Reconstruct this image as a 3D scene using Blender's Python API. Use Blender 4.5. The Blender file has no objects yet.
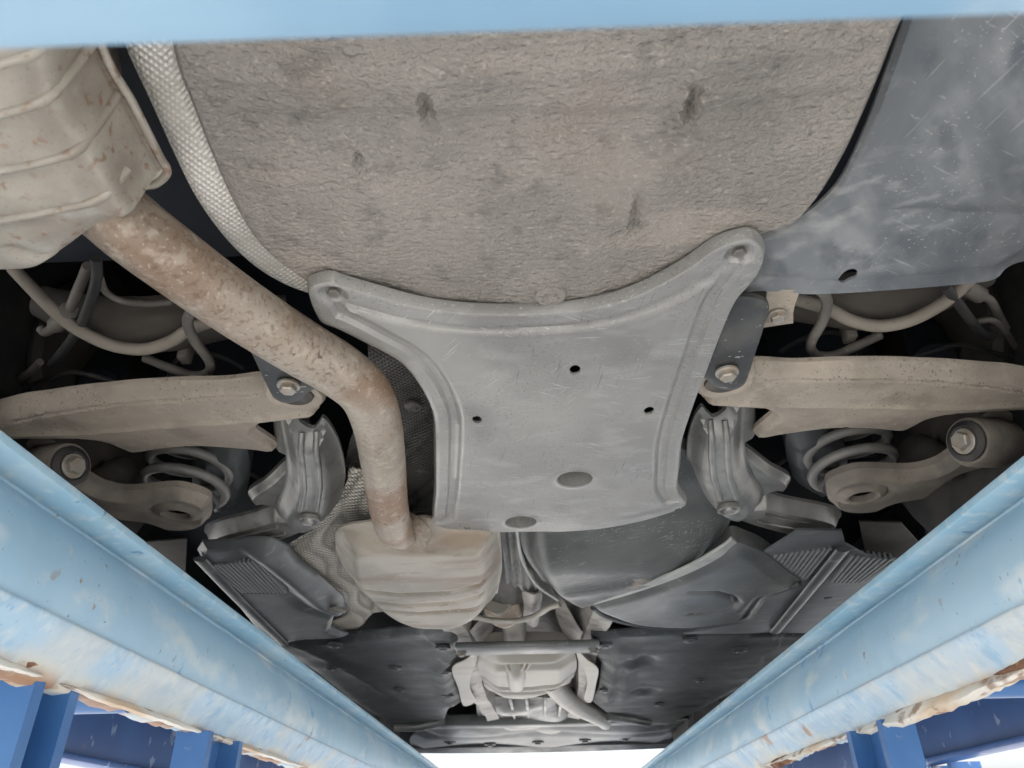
import bpy, bmesh, math, random
import numpy as np
from mathutils import Matrix, Vector
from mathutils.geometry import delaunay_2d_cdt

random.seed(7)
rng = np.random.default_rng(7)
scene = bpy.context.scene
COL = scene.collection
R = math.radians

# ------------------------------------------------------------------ camera
cam_data = bpy.data.cameras.new('camera')
cam = bpy.data.objects.new('camera', cam_data)
COL.objects.link(cam)
cam.matrix_world = Matrix(((0.99929, 0.02998, 0.02291, 0.025), (0.0353, -0.52834, -0.8483, 0.0),
                           (-0.01333, 0.84851, -0.52902, 1.0), (0, 0, 0, 1)))
cam_data.sensor_width = 36.0
cam_data.lens = 36.0 * 745.0 / 1024.0
cam_data.clip_start = 0.01
cam_data.clip_end = 3000
cam_data.dof.use_dof = True
cam_data.dof.focus_distance = 0.95
cam_data.dof.aperture_fstop = 12.0
scene.camera = cam

# ------------------------------------------------------------------ sky, sun, exposure
SUN_EL, SUN_AZ = 60.0, 205.0            # high behind the car, a little to the left; bright haze
world = bpy.data.worlds.new('World')
scene.world = world
world.use_nodes = True
wn = world.node_tree
wn.nodes.clear()
sky = wn.nodes.new('ShaderNodeTexSky')
sky.sky_type = 'NISHITA'
sky.sun_disc = False
sky.sun_elevation = R(SUN_EL)
sky.sun_rotation = R(SUN_AZ)
sky.dust_density = 5.0
sky.air_density = 1.0
bgn = wn.nodes.new('ShaderNodeBackground')
bgn.inputs['Strength'].default_value = 0.15
wo = wn.nodes.new('ShaderNodeOutputWorld')
hz = wn.nodes.new('ShaderNodeHueSaturation')          # thin high cloud: the sky is nearly white
hz.inputs['Saturation'].default_value = 0.4
wn.links.new(sky.outputs[0], hz.inputs['Color'])
wn.links.new(hz.outputs[0], bgn.inputs['Color'])
wn.links.new(bgn.outputs[0], wo.inputs['Surface'])

sun_data = bpy.data.lights.new('sun', 'SUN')
sun_data.energy = 2.0
sun_data.angle = R(14)
sun_data.color = (1.0, 0.98, 0.95)
sun = bpy.data.objects.new('sun', sun_data)
COL.objects.link(sun)
_a, _e = R(SUN_AZ), R(SUN_EL)
_sd = Vector((math.sin(_a) * math.cos(_e), math.cos(_a) * math.cos(_e), math.sin(_e)))
sun.rotation_euler = (-_sd).to_track_quat('-Z', 'Y').to_euler()
sun.location = _sd * 20

scene.view_settings.view_transform = 'Standard'
scene.view_settings.look = 'None'
scene.view_settings.gamma = 1.0
scene.view_settings.exposure = 1.85
scene.view_settings.use_curve_mapping = False
scene.cycles.max_bounces = 8
scene.cycles.diffuse_bounces = 2
scene.cycles.glossy_bounces = 3
scene.cycles.use_denoising = True
scene.cycles.sample_clamp_indirect = 6.0


# ------------------------------------------------------------------ materials
def ramp(nt, src, lo, hi):
    n = nt.nodes.new('ShaderNodeMapRange')
    n.interpolation_type = 'SMOOTHSTEP'
    n.inputs['From Min'].default_value = lo
    n.inputs['From Max'].default_value = hi
    nt.links.new(src, n.inputs['Value'])
    return n.outputs['Result']


def mathn(nt, op, a, b):
    n = nt.nodes.new('ShaderNodeMath')
    n.operation = op
    for k, v in enumerate((a, b)):
        if isinstance(v, (int, float)):
            n.inputs[k].default_value = v
        else:
            nt.links.new(v, n.inputs[k])
    return n.outputs[0]


def tex(nt, co, kind, scale, stretch=(1, 1, 1), rot=0.0, detail=4.0, seed=0.0, dist=0.0):
    mp = nt.nodes.new('ShaderNodeMapping')
    mp.inputs['Scale'].default_value = stretch
    mp.inputs['Location'].default_value = (seed, seed * .7, seed * .3)
    if rot:
        mr = nt.nodes.new('ShaderNodeMapping')
        mr.inputs['Rotation'].default_value = (0, 0, rot)
        nt.links.new(co, mr.inputs['Vector'])
        co = mr.outputs[0]
    nt.links.new(co, mp.inputs['Vector'])
    if kind == 'noise':
        n = nt.nodes.new('ShaderNodeTexNoise')
        n.inputs['Scale'].default_value = scale
        n.inputs['Detail'].default_value = detail
        n.inputs['Distortion'].default_value = dist
        nt.links.new(mp.outputs[0], n.inputs['Vector'])
        return n.outputs['Fac']
    if kind == 'cell':
        n = nt.nodes.new('ShaderNodeTexVoronoi')
        n.inputs['Scale'].default_value = scale
        n.inputs['Randomness'].default_value = dist
        nt.links.new(mp.outputs[0], n.inputs['Vector'])
        return n.outputs['Distance']
    if kind == 'wave':
        n = nt.nodes.new('ShaderNodeTexWave')
        n.inputs['Scale'].default_value = scale
        n.inputs['Distortion'].default_value = dist
        n.inputs['Detail'].default_value = detail
        nt.links.new(mp.outputs[0], n.inputs['Vector'])
        return n.outputs['Fac']


def mat(name, base, rough=0.7, metal=0.0, layers=(), bumps=(), spec=0.5, rough_var=0.0):
    m = bpy.data.materials.new(name)
    m.use_nodes = True
    nt = m.node_tree
    nt.nodes.clear()
    out = nt.nodes.new('ShaderNodeOutputMaterial')
    b = nt.nodes.new('ShaderNodeBsdfPrincipled')
    nt.links.new(b.outputs[0], out.inputs['Surface'])
    b.inputs['Metallic'].default_value = metal
    b.inputs['Roughness'].default_value = rough
    b.inputs['Specular IOR Level'].default_value = spec
    tc = nt.nodes.new('ShaderNodeTexCoord')
    co = tc.outputs['Object']
    rgb = nt.nodes.new('ShaderNodeRGB')
    rgb.outputs[0].default_value = (*base, 1)
    cur = rgb.outputs[0]
    for i, L in enumerate(layers):
        t = tex(nt, co, L.get('kind', 'noise'), L['scale'], L.get('stretch', (1, 1, 1)), L.get('rot', 0.0),
                L.get('detail', 4.0), L.get('seed', i * 3.1), L.get('dist', 0.0))
        f = ramp(nt, t, L['lo'], L['hi'])
        if 'mask' in L:
            t2 = tex(nt, co, 'noise', L['mask'][0], detail=3.0, seed=i * 5.7 + 1)
            f = mathn(nt, 'MULTIPLY', f, ramp(nt, t2, L['mask'][1], L['mask'][2]))
        if 'zband' in L:            # wear that follows a height on the object (for instance the lower edge)
            sx = nt.nodes.new('ShaderNodeSeparateXYZ')
            nt.links.new(co, sx.inputs[0])
            f = mathn(nt, 'MULTIPLY', f, ramp(nt, sx.outputs['Z'], L['zband'][0], L['zband'][1]))
        f = mathn(nt, 'MULTIPLY', f, L.get('amount', 1.0))
        mx = nt.nodes.new('ShaderNodeMix')
        mx.data_type = 'RGBA'
        nt.links.new(f, mx.inputs['Factor'])
        nt.links.new(cur, mx.inputs[6])
        mx.inputs[7].default_value = (*L['color'], 1)
        cur = mx.outputs[2]
    nt.links.new(cur, b.inputs['Base Color'])
    if rough_var:
        t = tex(nt, co, 'noise', 9.0, seed=4.4)
        mr = nt.nodes.new('ShaderNodeMapRange')
        mr.inputs['To Min'].default_value = max(0.05, rough - rough_var)
        mr.inputs['To Max'].default_value = min(1.0, rough + rough_var)
        mr.inputs['From Min'].default_value = .3
        mr.inputs['From Max'].default_value = .7
        nt.links.new(t, mr.inputs['Value'])
        nt.links.new(mr.outputs[0], b.inputs['Roughness'])
    nrm = None
    for i, B in enumerate(bumps):
        t = tex(nt, co, B.get('kind', 'noise'), B['scale'], B.get('stretch', (1, 1, 1)), B.get('rot', 0.0),
                B.get('detail', 4.0), B.get('seed', i * 2.3 + 9), B.get('dist', 0.0))
        if 'ramp' in B:
            t = ramp(nt, t, *B['ramp'])
        if 'mask' in B:
            t2 = tex(nt, co, 'noise', B['mask'][0], detail=2.0, seed=i * 5.7 + 2)
            t = mathn(nt, 'MULTIPLY', t, ramp(nt, t2, B['mask'][1], B['mask'][2]))
        bn = nt.nodes.new('ShaderNodeBump')
        bn.inputs['Strength'].default_value = B.get('strength', 0.5)
        bn.inputs['Distance'].default_value = B.get('depth', 0.002)
        nt.links.new(t, bn.inputs['Height'])
        if nrm is not None:
            nt.links.new(nrm, bn.inputs['Normal'])
        nrm = bn.outputs[0]
    if nrm is not None:
        nt.links.new(nrm, b.inputs['Normal'])
    return m


M = {}
M['undercoat'] = mat('wrinkled_undercoat', (.222, .205, .182), .7, layers=[
    dict(scale=6, lo=.38, hi=.66, color=(.275, .25, .22), amount=.8, detail=6),
    dict(scale=11, lo=.44, hi=.76, color=(.145, .134, .12), amount=.6, detail=7),
    dict(scale=5, lo=.60, hi=.70, color=(.24, .19, .145), amount=.25, seed=3.7),
    dict(scale=40, lo=.56, hi=.70, color=(.10, .09, .08), amount=.45, detail=6),
    dict(scale=9, lo=.60, hi=.68, color=(.32, .285, .245), amount=.6, stretch=(.6, 1.4, 1), seed=5.3),
    dict(scale=300, lo=.56, hi=.70, color=(.42, .38, .325), amount=.4, stretch=(.6, 1, 1)),
    dict(scale=240, lo=.60, hi=.70, color=(.10, .09, .08), amount=.4, stretch=(.6, 1, 1), seed=2)],
    bumps=[dict(scale=215, stretch=(.55, 1.0, 1), detail=3, dist=.2, strength=1.0, depth=.0055, mask=(10, .26, .48), seed=12.4),
           dict(scale=380, detail=2, strength=.8, depth=.0020), dict(scale=14, strength=.4, depth=.006, stretch=(.6, 1.3, 1))])
M['tray'] = mat('dusty_grey_tray', (.275, .27, .255), .42, metal=.4, rough_var=.14, layers=[
    dict(scale=5, lo=.38, hi=.68, color=(.35, .345, .32), amount=.85),
    dict(scale=10, lo=.46, hi=.74, color=(.17, .17, .165), amount=.4, stretch=(1, .6, 1), detail=7),
    dict(scale=34, lo=.50, hi=.70, color=(.39, .385, .365), amount=.45, stretch=(.5, 1, 1), detail=6),
    dict(scale=399, lo=0.670, hi=0.718, color=(0.55, 0.55, 0.53), amount=0.55, stretch=(.045, 1.0, 1), rot=0.05, detail=1.5, mask=(7, .42, .58)),
    dict(scale=494, lo=0.680, hi=0.728, color=(0.6, 0.6, 0.58), amount=0.55, stretch=(.045, 1.0, 1), rot=-0.5, detail=1.5, mask=(6, .42, .58)),
    dict(scale=456, lo=0.670, hi=0.718, color=(0.1, 0.1, 0.1), amount=0.55, stretch=(.045, 1.0, 1), rot=1.45, detail=1.5, mask=(6, .42, .58)),
    dict(scale=570, lo=0.690, hi=0.738, color=(0.58, 0.58, 0.56), amount=0.55, stretch=(.045, 1.0, 1), rot=0.9, detail=1.5, mask=(6, .42, .58)),
    dict(scale=330, lo=.58, hi=.70, color=(.11, .11, .108), amount=.55, mask=(10, .38, .58)),
    dict(scale=280, lo=.64, hi=.70, color=(.50, .49, .46), amount=.5, mask=(7, .42, .58), seed=4)],
    bumps=[dict(scale=420, detail=2, strength=.3, depth=.0008)])
M['scuffed'] = mat('scuffed_grey_plastic', (.135, .146, .152), .45, rough_var=.16, layers=[
    dict(scale=3.4, lo=.4, hi=.68, color=(.20, .212, .22), amount=.8, stretch=(1.3, .6, 1), rot=.5),
    dict(scale=9, lo=.50, hi=.70, color=(.085, .10, .115), amount=.75, stretch=(1.6, .5, 1), rot=.35, detail=6),
    dict(scale=14, lo=.48, hi=.72, color=(.34, .345, .34), amount=.5, stretch=(1.5, .5, 1), rot=.7, seed=8, detail=9),
    dict(scale=60, lo=.50, hi=.68, color=(.36, .36, .35), amount=.5, detail=8, stretch=(.5, 1, 1), rot=.3, mask=(5, .40, .6)),
    dict(scale=26, lo=.52, hi=.66, color=(.07, .082, .095), amount=.6, detail=8, stretch=(1, .5, 1), rot=.4, seed=3),
    dict(scale=323, lo=0.682, hi=0.730, color=(0.5, 0.5, 0.49), amount=0.28, stretch=(.045, 1.0, 1), rot=-0.5, detail=1.5, mask=(6, .42, .58)),
    dict(scale=380, lo=0.682, hi=0.730, color=(0.52, 0.52, 0.5), amount=0.28, stretch=(.045, 1.0, 1), rot=1.2, detail=1.5, mask=(5, .42, .58)),
    dict(scale=342, lo=0.682, hi=0.730, color=(0.06, 0.07, 0.08), amount=0.28, stretch=(.045, 1.0, 1), rot=0.5, detail=1.5, mask=(5, .42, .58)),
    dict(scale=300, lo=.63, hi=.70, color=(.5, .48, .43), amount=.6, mask=(9, .45, .62))],
    bumps=[dict(scale=300, detail=2, strength=.2, depth=.0008)])
M['arm'] = mat('dusty_tan_arm', (.295, .255, .21), .7, layers=[
    dict(scale=8, lo=.4, hi=.68, color=(.38, .33, .265), amount=.85, stretch=(.5, 1, 1)),
    dict(scale=15, lo=.50, hi=.72, color=(.20, .172, .14), amount=.7, detail=6),
    dict(scale=60, lo=.54, hi=.70, color=(.42, .37, .31), amount=.4, detail=6),
    dict(scale=300, lo=.61, hi=.68, color=(.10, .08, .062), amount=.75, mask=(16, .42, .54), detail=3),
    dict(scale=420, lo=.60, hi=.70, color=(.13, .105, .08), amount=.6, mask=(20, .48, .58))],
    bumps=[dict(scale=210, detail=3, strength=.5, depth=.0016), dict(scale=60, strength=.35, depth=.002)])
M['cast'] = mat('grey_cast_alloy', (.22, .22, .21), .4, metal=.4, rough_var=.1, layers=[
    dict(scale=11, lo=.42, hi=.7, color=(.32, .31, .285), amount=.8),
    dict(scale=24, lo=.48, hi=.70, color=(.12, .118, .112), amount=.75, detail=6),
    dict(scale=260, lo=.65, hi=.7, color=(.5, .48, .43), amount=.5, mask=(12, .45, .6))],
    bumps=[dict(scale=260, detail=3, strength=.3, depth=.001), dict(scale=30, strength=.25, depth=.003)])
M['pipe'] = mat('rusty_exhaust_pipe', (.34, .295, .24), .5, metal=.3, rough_var=.12, layers=[
    dict(scale=9, lo=.38, hi=.66, color=(.20, .165, .13), amount=.85, detail=6),
    dict(scale=8, lo=.40, hi=.60, color=(.20, .115, .065), amount=.9, mask=(4.5, .38, .58), detail=8),
    dict(scale=190, lo=.50, hi=.66, color=(.13, .075, .045), amount=.5, mask=(6, .36, .58), detail=6),
    dict(scale=70, lo=.54, hi=.70, color=(.45, .40, .33), amount=.45, detail=7),
    dict(scale=280, lo=.60, hi=.72, color=(.50, .45, .37), amount=.45, detail=2),
    dict(scale=70, lo=.64, hi=.69, color=(.09, .055, .04), amount=.8, detail=4, mask=(9, .5, .62))],
    bumps=[dict(scale=230, detail=4, strength=.55, depth=.0014)])
M['muffler'] = mat('dull_muffler_steel', (.39, .355, .30), .45, metal=.35, rough_var=.14, layers=[
    dict(scale=5, lo=.38, hi=.66, color=(.30, .265, .22), amount=.85, detail=6),
    dict(scale=12, lo=.46, hi=.70, color=(.20, .165, .13), amount=.75, stretch=(.7, 1, 1), detail=8),
    dict(scale=110, lo=.58, hi=.66, color=(.22, .125, .075), amount=.8, mask=(8, .42, .56), detail=5),
    dict(scale=20, lo=.56, hi=.72, color=(.52, .49, .43), amount=.6, seed=5, detail=6),
    dict(scale=320, lo=.60, hi=.72, color=(.17, .14, .11), amount=.4)],
    bumps=[dict(scale=34, strength=.35, depth=.0018, detail=5), dict(scale=260, detail=2, strength=.35, depth=.0008)])
M['center_muffler'] = mat('stained_muffler_steel', (.33, .30, .25), .46, metal=.3, layers=[
    dict(scale=7, lo=.38, hi=.66, color=(.20, .185, .155), amount=.85, detail=7),
    dict(scale=10, lo=.5, hi=.70, color=(.17, .12, .08), amount=.8, stretch=(.35, 1.3, 1), detail=7),
    dict(scale=160, lo=.62, hi=.70, color=(.50, .45, .37), amount=.6, detail=3, mask=(10, .4, .6)),
    dict(scale=40, lo=.6, hi=.7, color=(.17, .13, .10), amount=.5, stretch=(.5, 1, 1))],
    bumps=[dict(scale=40, strength=.35, depth=.002, detail=5), dict(scale=240, detail=2, strength=.35, depth=.001)])
M['shield'] = mat('dimpled_heat_shield', (.80, .77, .71), .5, metal=.05, layers=[
    dict(scale=9, lo=.45, hi=.7, color=(.70, .66, .58), amount=.7),
    dict(kind='cell', scale=270, lo=.40, hi=.66, color=(.36, .33, .28), amount=.6, rot=.6, stretch=(.7, 1, 1))],
    bumps=[dict(kind='cell', scale=270, rot=.6, strength=.8, depth=.002, ramp=(.1, .65), stretch=(.7, 1, 1))])
M['coarse_shield'] = mat('coarse_dimpled_heat_shield', (.66, .62, .54), .45, metal=.15, layers=[
    dict(scale=9, lo=.45, hi=.7, color=(.46, .42, .35), amount=.8),
    dict(kind='cell', scale=125, lo=.30, hi=.60, color=(.17, .155, .13), amount=.8, rot=.6)],
    bumps=[dict(kind='cell', scale=125, rot=.6, strength=1.0, depth=.005, ramp=(.1, .65))])
M['dark_shield'] = mat('dark_dimpled_shield', (.20, .19, .17), .55, metal=.3, layers=[  # dark grey shield with a darker cell pattern
    dict(scale=14, lo=.45, hi=.7, color=(.12, .115, .105), amount=.8),
    dict(kind='cell', scale=170, lo=.30, hi=.6, color=(.06, .058, .052), amount=.85, rot=.7)],
    bumps=[dict(kind='cell', scale=170, rot=.7, strength=1.0, depth=.005, ramp=(.1, .65))])
M['plain_shield'] = mat('pale_tunnel_shield', (.30, .28, .25), .45, metal=.3, layers=[
    dict(scale=8, lo=.4, hi=.68, color=(.19, .18, .165), amount=.9, detail=6),
    dict(scale=30, lo=.5, hi=.68, color=(.12, .105, .09), amount=.7, detail=6)],
    bumps=[dict(scale=16, strength=.5, depth=.008), dict(scale=90, strength=.3, depth=.003)])
M['resonator'] = mat('bright_resonator_steel', (.32, .305, .27), .42, metal=.25, layers=[
    dict(scale=9, lo=.4, hi=.7, color=(.31, .29, .255), amount=.85, detail=6),
    dict(scale=14, lo=.52, hi=.72, color=(.26, .21, .16), amount=.5, stretch=(.5, 1, 1))],
    bumps=[dict(scale=30, strength=.3, depth=.003)])
M['black'] = mat('black_plastic', (.028, .031, .033), .5, rough_var=.12, layers=[
    dict(scale=5, lo=.4, hi=.7, color=(.055, .06, .062), amount=.9),
    dict(scale=40, lo=.62, hi=.68, color=(.13, .13, .125), amount=.5, stretch=(.15, 1.4, 1), rot=.4, detail=3, mask=(6, .45, .62)),
    dict(scale=340, lo=.67, hi=.72, color=(.2, .19, .17), amount=.5, mask=(8, .45, .62))],
    bumps=[dict(scale=16, strength=.25, depth=.004)])
M['floor_panel'] = mat('dark_floor_panel', (.022, .027, .027), .6, rough_var=.15, layers=[
    dict(scale=2.2, lo=.40, hi=.65, color=(.045, .052, .051), amount=.9),
    dict(scale=4.5, lo=.60, hi=.64, color=(.010, .012, .013), amount=.85, seed=2.2),
    dict(scale=60, lo=.62, hi=.70, color=(.16, .155, .14), amount=.45, mask=(3, .5, .65)),
    dict(scale=26, lo=.64, hi=.68, color=(.15, .15, .14), amount=.5, stretch=(1.3, .12, 1), rot=.15, detail=3, mask=(3, .5, .62))],
    bumps=[dict(scale=5, strength=.5, depth=.012), dict(scale=120, strength=.2, depth=.001)])
M['tank'] = mat('scuffed_black_tank', (.05, .054, .053), .45, rough_var=.12, layers=[
    dict(scale=6, lo=.4, hi=.68, color=(.11, .114, .108), amount=.85, detail=6),
    dict(scale=437, lo=0.652, hi=0.720, color=(0.45, 0.45, 0.43), amount=0.45, stretch=(.045, 1.0, 1), rot=0.55, detail=1.5, mask=(7, .42, .58)),
    dict(scale=494, lo=0.672, hi=0.730, color=(0.45, 0.45, 0.43), amount=0.42, stretch=(.045, 1.0, 1), rot=0.1, detail=1.5, mask=(6, .42, .58)),
    dict(scale=320, lo=.64, hi=.70, color=(.5, .5, .47), amount=.6, mask=(10, .45, .58)),
    dict(scale=8, lo=.66, hi=.72, color=(.33, .28, .22), amount=.5, seed=6)],
    bumps=[dict(scale=8, strength=.3, depth=.01), dict(scale=260, detail=2, strength=.2, depth=.0008)])
M['cover'] = mat('embossed_dark_cover', (.06, .065, .064), .42, rough_var=.12, layers=[
    dict(scale=7, lo=.4, hi=.7, color=(.13, .135, .128), amount=.8),
    dict(scale=130, lo=.62, hi=.68, color=(.26, .255, .235), amount=.5, detail=3, mask=(9, .48, .6))],
    bumps=[dict(scale=14, strength=.25, depth=.004), dict(scale=200, detail=3, strength=.2, depth=.001)])
M['side_panel'] = mat('grey_floor_side_panel', (.075, .083, .086), .4, layers=[
    dict(scale=7, lo=.4, hi=.7, color=(.155, .163, .163), amount=.8),
    dict(scale=60, lo=.63, hi=.68, color=(.25, .25, .24), amount=.5, stretch=(.2, 1.3, 1), rot=.3, detail=3)],
    bumps=[dict(scale=14, strength=.2, depth=.004)])
M['slat'] = mat('skylit_louvre_slat', (.17, .18, .182), .4)  # lighter than the panel: the sky's reflection is put into the colour
M['strap'] = mat('galvanised_strap', (.34, .345, .325), .5, metal=.3, layers=[
    dict(scale=20, lo=.45, hi=.7, color=(.22, .225, .215), amount=.8)])
M['void'] = mat('cavity_dark_undercoat', (.010, .013, .019), .8, layers=[  # black undercoat tinted navy; the dark of the cavities is painted in
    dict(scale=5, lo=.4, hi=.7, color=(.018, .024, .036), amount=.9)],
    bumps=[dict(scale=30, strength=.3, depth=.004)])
M['rubber'] = mat('black_rubber', (.022, .022, .023), .65, layers=[
    dict(scale=14, lo=.45, hi=.7, color=(.06, .055, .048), amount=.8)])
M['dusty_rubber'] = mat('dusty_rubber_bush', (.05, .046, .042), .75, layers=[
    dict(scale=22, lo=.42, hi=.68, color=(.14, .12, .10), amount=.8)])
M['hose'] = mat('dusty_hose', (.10, .092, .082), .6, layers=[
    dict(scale=16, lo=.42, hi=.66, color=(.17, .155, .135), amount=.9),
    dict(scale=160, lo=.64, hi=.7, color=(.30, .27, .23), amount=.5)])
M['bar'] = mat('dusty_stabiliser_bar', (.19, .17, .14), .7, layers=[
    dict(scale=14, lo=.42, hi=.68, color=(.26, .23, .19), amount=.8),
    dict(scale=200, lo=.64, hi=.7, color=(.12, .10, .08), amount=.6)],
    bumps=[dict(scale=200, strength=.3, depth=.001)])
M['coil'] = mat('grey_spring_steel', (.12, .118, .11), .5, layers=[
    dict(scale=16, lo=.42, hi=.68, color=(.19, .185, .17), amount=.8)])
M['housing'] = mat('dark_axle_housing', (.045, .041, .036), .8, layers=[
    dict(scale=9, lo=.4, hi=.7, color=(.085, .075, .062), amount=.8)],
    bumps=[dict(scale=60, strength=.3, depth=.003)])
M['zinc'] = mat('zinc_bolt', (.38, .36, .32), .4, metal=.5, layers=[
    dict(scale=60, lo=.45, hi=.65, color=(.33, .27, .2), amount=.7)],
    bumps=[dict(scale=120, strength=.4, depth=.002)])
M['dull_bolt'] = mat('dull_bolt', (.22, .21, .19), .5, metal=.4, layers=[
    dict(scale=60, lo=.45, hi=.65, color=(.12, .11, .10), amount=.7)])
M['plate'] = mat('black_painted_plate', (.03, .031, .031), .42, layers=[
    dict(scale=12, lo=.45, hi=.7, color=(.085, .082, .075), amount=.8),
    dict(scale=150, lo=.67, hi=.69, color=(.45, .45, .43), amount=.8, detail=3, stretch=(.5, 1, 1))],
    bumps=[dict(scale=80, strength=.2, depth=.001)])
M['link'] = mat('dusty_spring_link', (.12, .106, .09), .8, layers=[
    dict(scale=14, lo=.42, hi=.68, color=(.24, .212, .175), amount=.8, detail=6),
    dict(scale=240, lo=.60, hi=.7, color=(.12, .10, .08), amount=.6)],
    bumps=[dict(scale=160, strength=.35, depth=.0015)])
M['rim'] = mat('alloy_rim', (.45, .45, .46), .35, metal=.8)
M['paint'] = mat('dark_car_paint', (.02, .025, .04), .25)
# the ramp
BLUE_L = [
    dict(scale=3, lo=.4, hi=.7, color=(.44, .59, .69), amount=.8, detail=7),
    dict(scale=9, lo=.56, hi=.68, color=(.30, .47, .60), amount=.6, detail=8, seed=13),
    dict(scale=40, lo=.60, hi=.72, color=(.62, .60, .52), amount=.5, detail=7, mask=(3, .45, .6)),
    dict(scale=34, lo=.68, hi=.71, color=(.30, .17, .09), amount=.8, detail=6, mask=(4, .48, .58)),
    dict(scale=14, lo=.52, hi=.72, color=(.64, .70, .71), amount=.7, stretch=(1, .5, 1.2), detail=7),
    dict(scale=24, lo=.64, hi=.69, color=(.10, .32, .58), amount=.7, stretch=(1, .7, .5), seed=2.7),
    dict(scale=8, lo=.70, hi=.73, color=(.012, .03, .05), amount=.85, stretch=(1, 1.2, .8), seed=4.1),
    dict(scale=120, lo=.68, hi=.72, color=(.10, .17, .24), amount=.6)]
M['rail'] = mat('weathered_pale_blue_paint', (.31, .49, .63), .45, layers=BLUE_L, bumps=[
    dict(scale=10, strength=.25, depth=.004), dict(scale=120, strength=.15, depth=.001)])
M['lip'] = mat('chipped_sky_blue_paint', (.26, .46, .60), .4, layers=[
    dict(scale=5, lo=.4, hi=.66, color=(.42, .57, .66), amount=.8, detail=6),
    dict(scale=55, lo=.52, hi=.68, color=(.52, .61, .65), amount=.6, detail=7),
    dict(scale=60, lo=.62, hi=.69, color=(.50, .42, .22), amount=.5, stretch=(.5, 1, 1), mask=(6, .46, .6), detail=5),
    dict(scale=30, lo=.66, hi=.70, color=(.06, .16, .30), amount=.7, stretch=(1, 1, .5), seed=3)],
    bumps=[dict(scale=60, strength=.3, depth=.0015)])
M['flange'] = mat('peeling_blue_paint', (.38, .55, .68), .5, layers=[
    dict(scale=6, lo=.40, hi=.62, color=(.46, .58, .68), amount=.9, stretch=(1, 1, .7), detail=9),
    dict(scale=36, lo=.50, hi=.66, color=(.26, .44, .62), amount=.65, stretch=(1, 1, .8), detail=9),
    dict(scale=130, lo=.62, hi=.70, color=(.22, .40, .62), amount=.6, stretch=(1, 1, .5), detail=3),
    dict(scale=50, lo=.52, hi=.72, color=(.64, .68, .69), amount=.6, stretch=(1, 1, .7), detail=9, seed=7),
    dict(scale=5, lo=.50, hi=.62, color=(.66, .62, .52), amount=.4, detail=8, seed=21),
    dict(scale=7, lo=.40, hi=.58, color=(.72, .64, .48), amount=.95, zband=(.004, -.026), detail=6),
    dict(scale=13, lo=.48, hi=.56, color=(.34, .17, .08), amount=.9, zband=(-.006, -.026), detail=8, seed=11),
    dict(scale=16, lo=.62, hi=.68, color=(.40, .20, .09), amount=.7, stretch=(1, 1, .6), detail=5, seed=5, mask=(3, .5, .62))],
    bumps=[dict(scale=30, strength=.5, depth=.004, stretch=(1, 1, .4)), dict(scale=110, detail=3, strength=.4, depth=.0015)])
M['torn'] = mat('torn_rusty_edge', (.74, .71, .64), .7, layers=[
    dict(scale=12, lo=.50, hi=.66, color=(.60, .45, .30), amount=.9, stretch=(1, .4, 1)),
    dict(scale=24, lo=.58, hi=.64, color=(.24, .13, .07), amount=.8, stretch=(1, .4, 1), detail=5)],
    bumps=[dict(scale=50, strength=.7, depth=.004, stretch=(1, .4, 1))])
M['rust'] = mat('bare_rust', (.20, .10, .055), .9, layers=[
    dict(scale=30, lo=.45, hi=.65, color=(.11, .05, .025), amount=.9),
    dict(scale=70, lo=.6, hi=.7, color=(.45, .25, .12), amount=.8)],
    bumps=[dict(scale=90, strength=.8, depth=.004)])
M['beam'] = mat('deep_blue_beam', (.03, .085, .25), .45, layers=[
    dict(scale=4, lo=.4, hi=.7, color=(.045, .12, .32), amount=.8),
    dict(scale=26, lo=.64, hi=.68, color=(.35, .42, .55), amount=.6, stretch=(1, 1, .5), detail=5),
    dict(scale=18, lo=.66, hi=.70, color=(.30, .15, .08), amount=.7, detail=5)],
    bumps=[dict(scale=14, strength=.25, depth=.004)])
M['post'] = mat('mid_blue_post', (.04, .13, .33), .4, layers=[
    dict(scale=5, lo=.4, hi=.7, color=(.08, .21, .43), amount=.8, detail=6),
    dict(scale=22, lo=.63, hi=.68, color=(.40, .42, .42), amount=.7, detail=5),
    dict(scale=14, lo=.66, hi=.70, color=(.28, .15, .08), amount=.7, detail=5)])
M['crossbar'] = mat('chalky_blue_bar', (.17, .30, .42), .5, layers=[
    dict(scale=9, lo=.40, hi=.66, color=(.24, .38, .50), amount=.9),
    dict(scale=14, lo=.55, hi=.70, color=(.42, .50, .55), amount=.6, seed=8)])
M['galv'] = mat('grey_deck_plate', (.30, .31, .32), .5, metal=.4)
M['ground'] = mat('pale_concrete_yard', (.45, .44, .42), .9, layers=[
    dict(scale=.6, lo=.4, hi=.7, color=(.51, .50, .48), amount=.8),
    dict(scale=6, lo=.5, hi=.72, color=(.37, .365, .35), amount=.7)],
    bumps=[dict(scale=40, strength=.3, depth=.004)])


# ------------------------------------------------------------------ mesh helpers
def smoothstep(a, b, v):
    t = np.clip((np.asarray(v, float) - a) / (b - a), 0, 1)
    return t * t * (3 - 2 * t)


def bell(v, w):
    return np.exp(-(np.asarray(v, float) / w) ** 2)


def origin_of(p):
    return Vector(p['_o']) if p is not None and '_o' in p else Vector((0, 0, 0))


ORIG = {}


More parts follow.
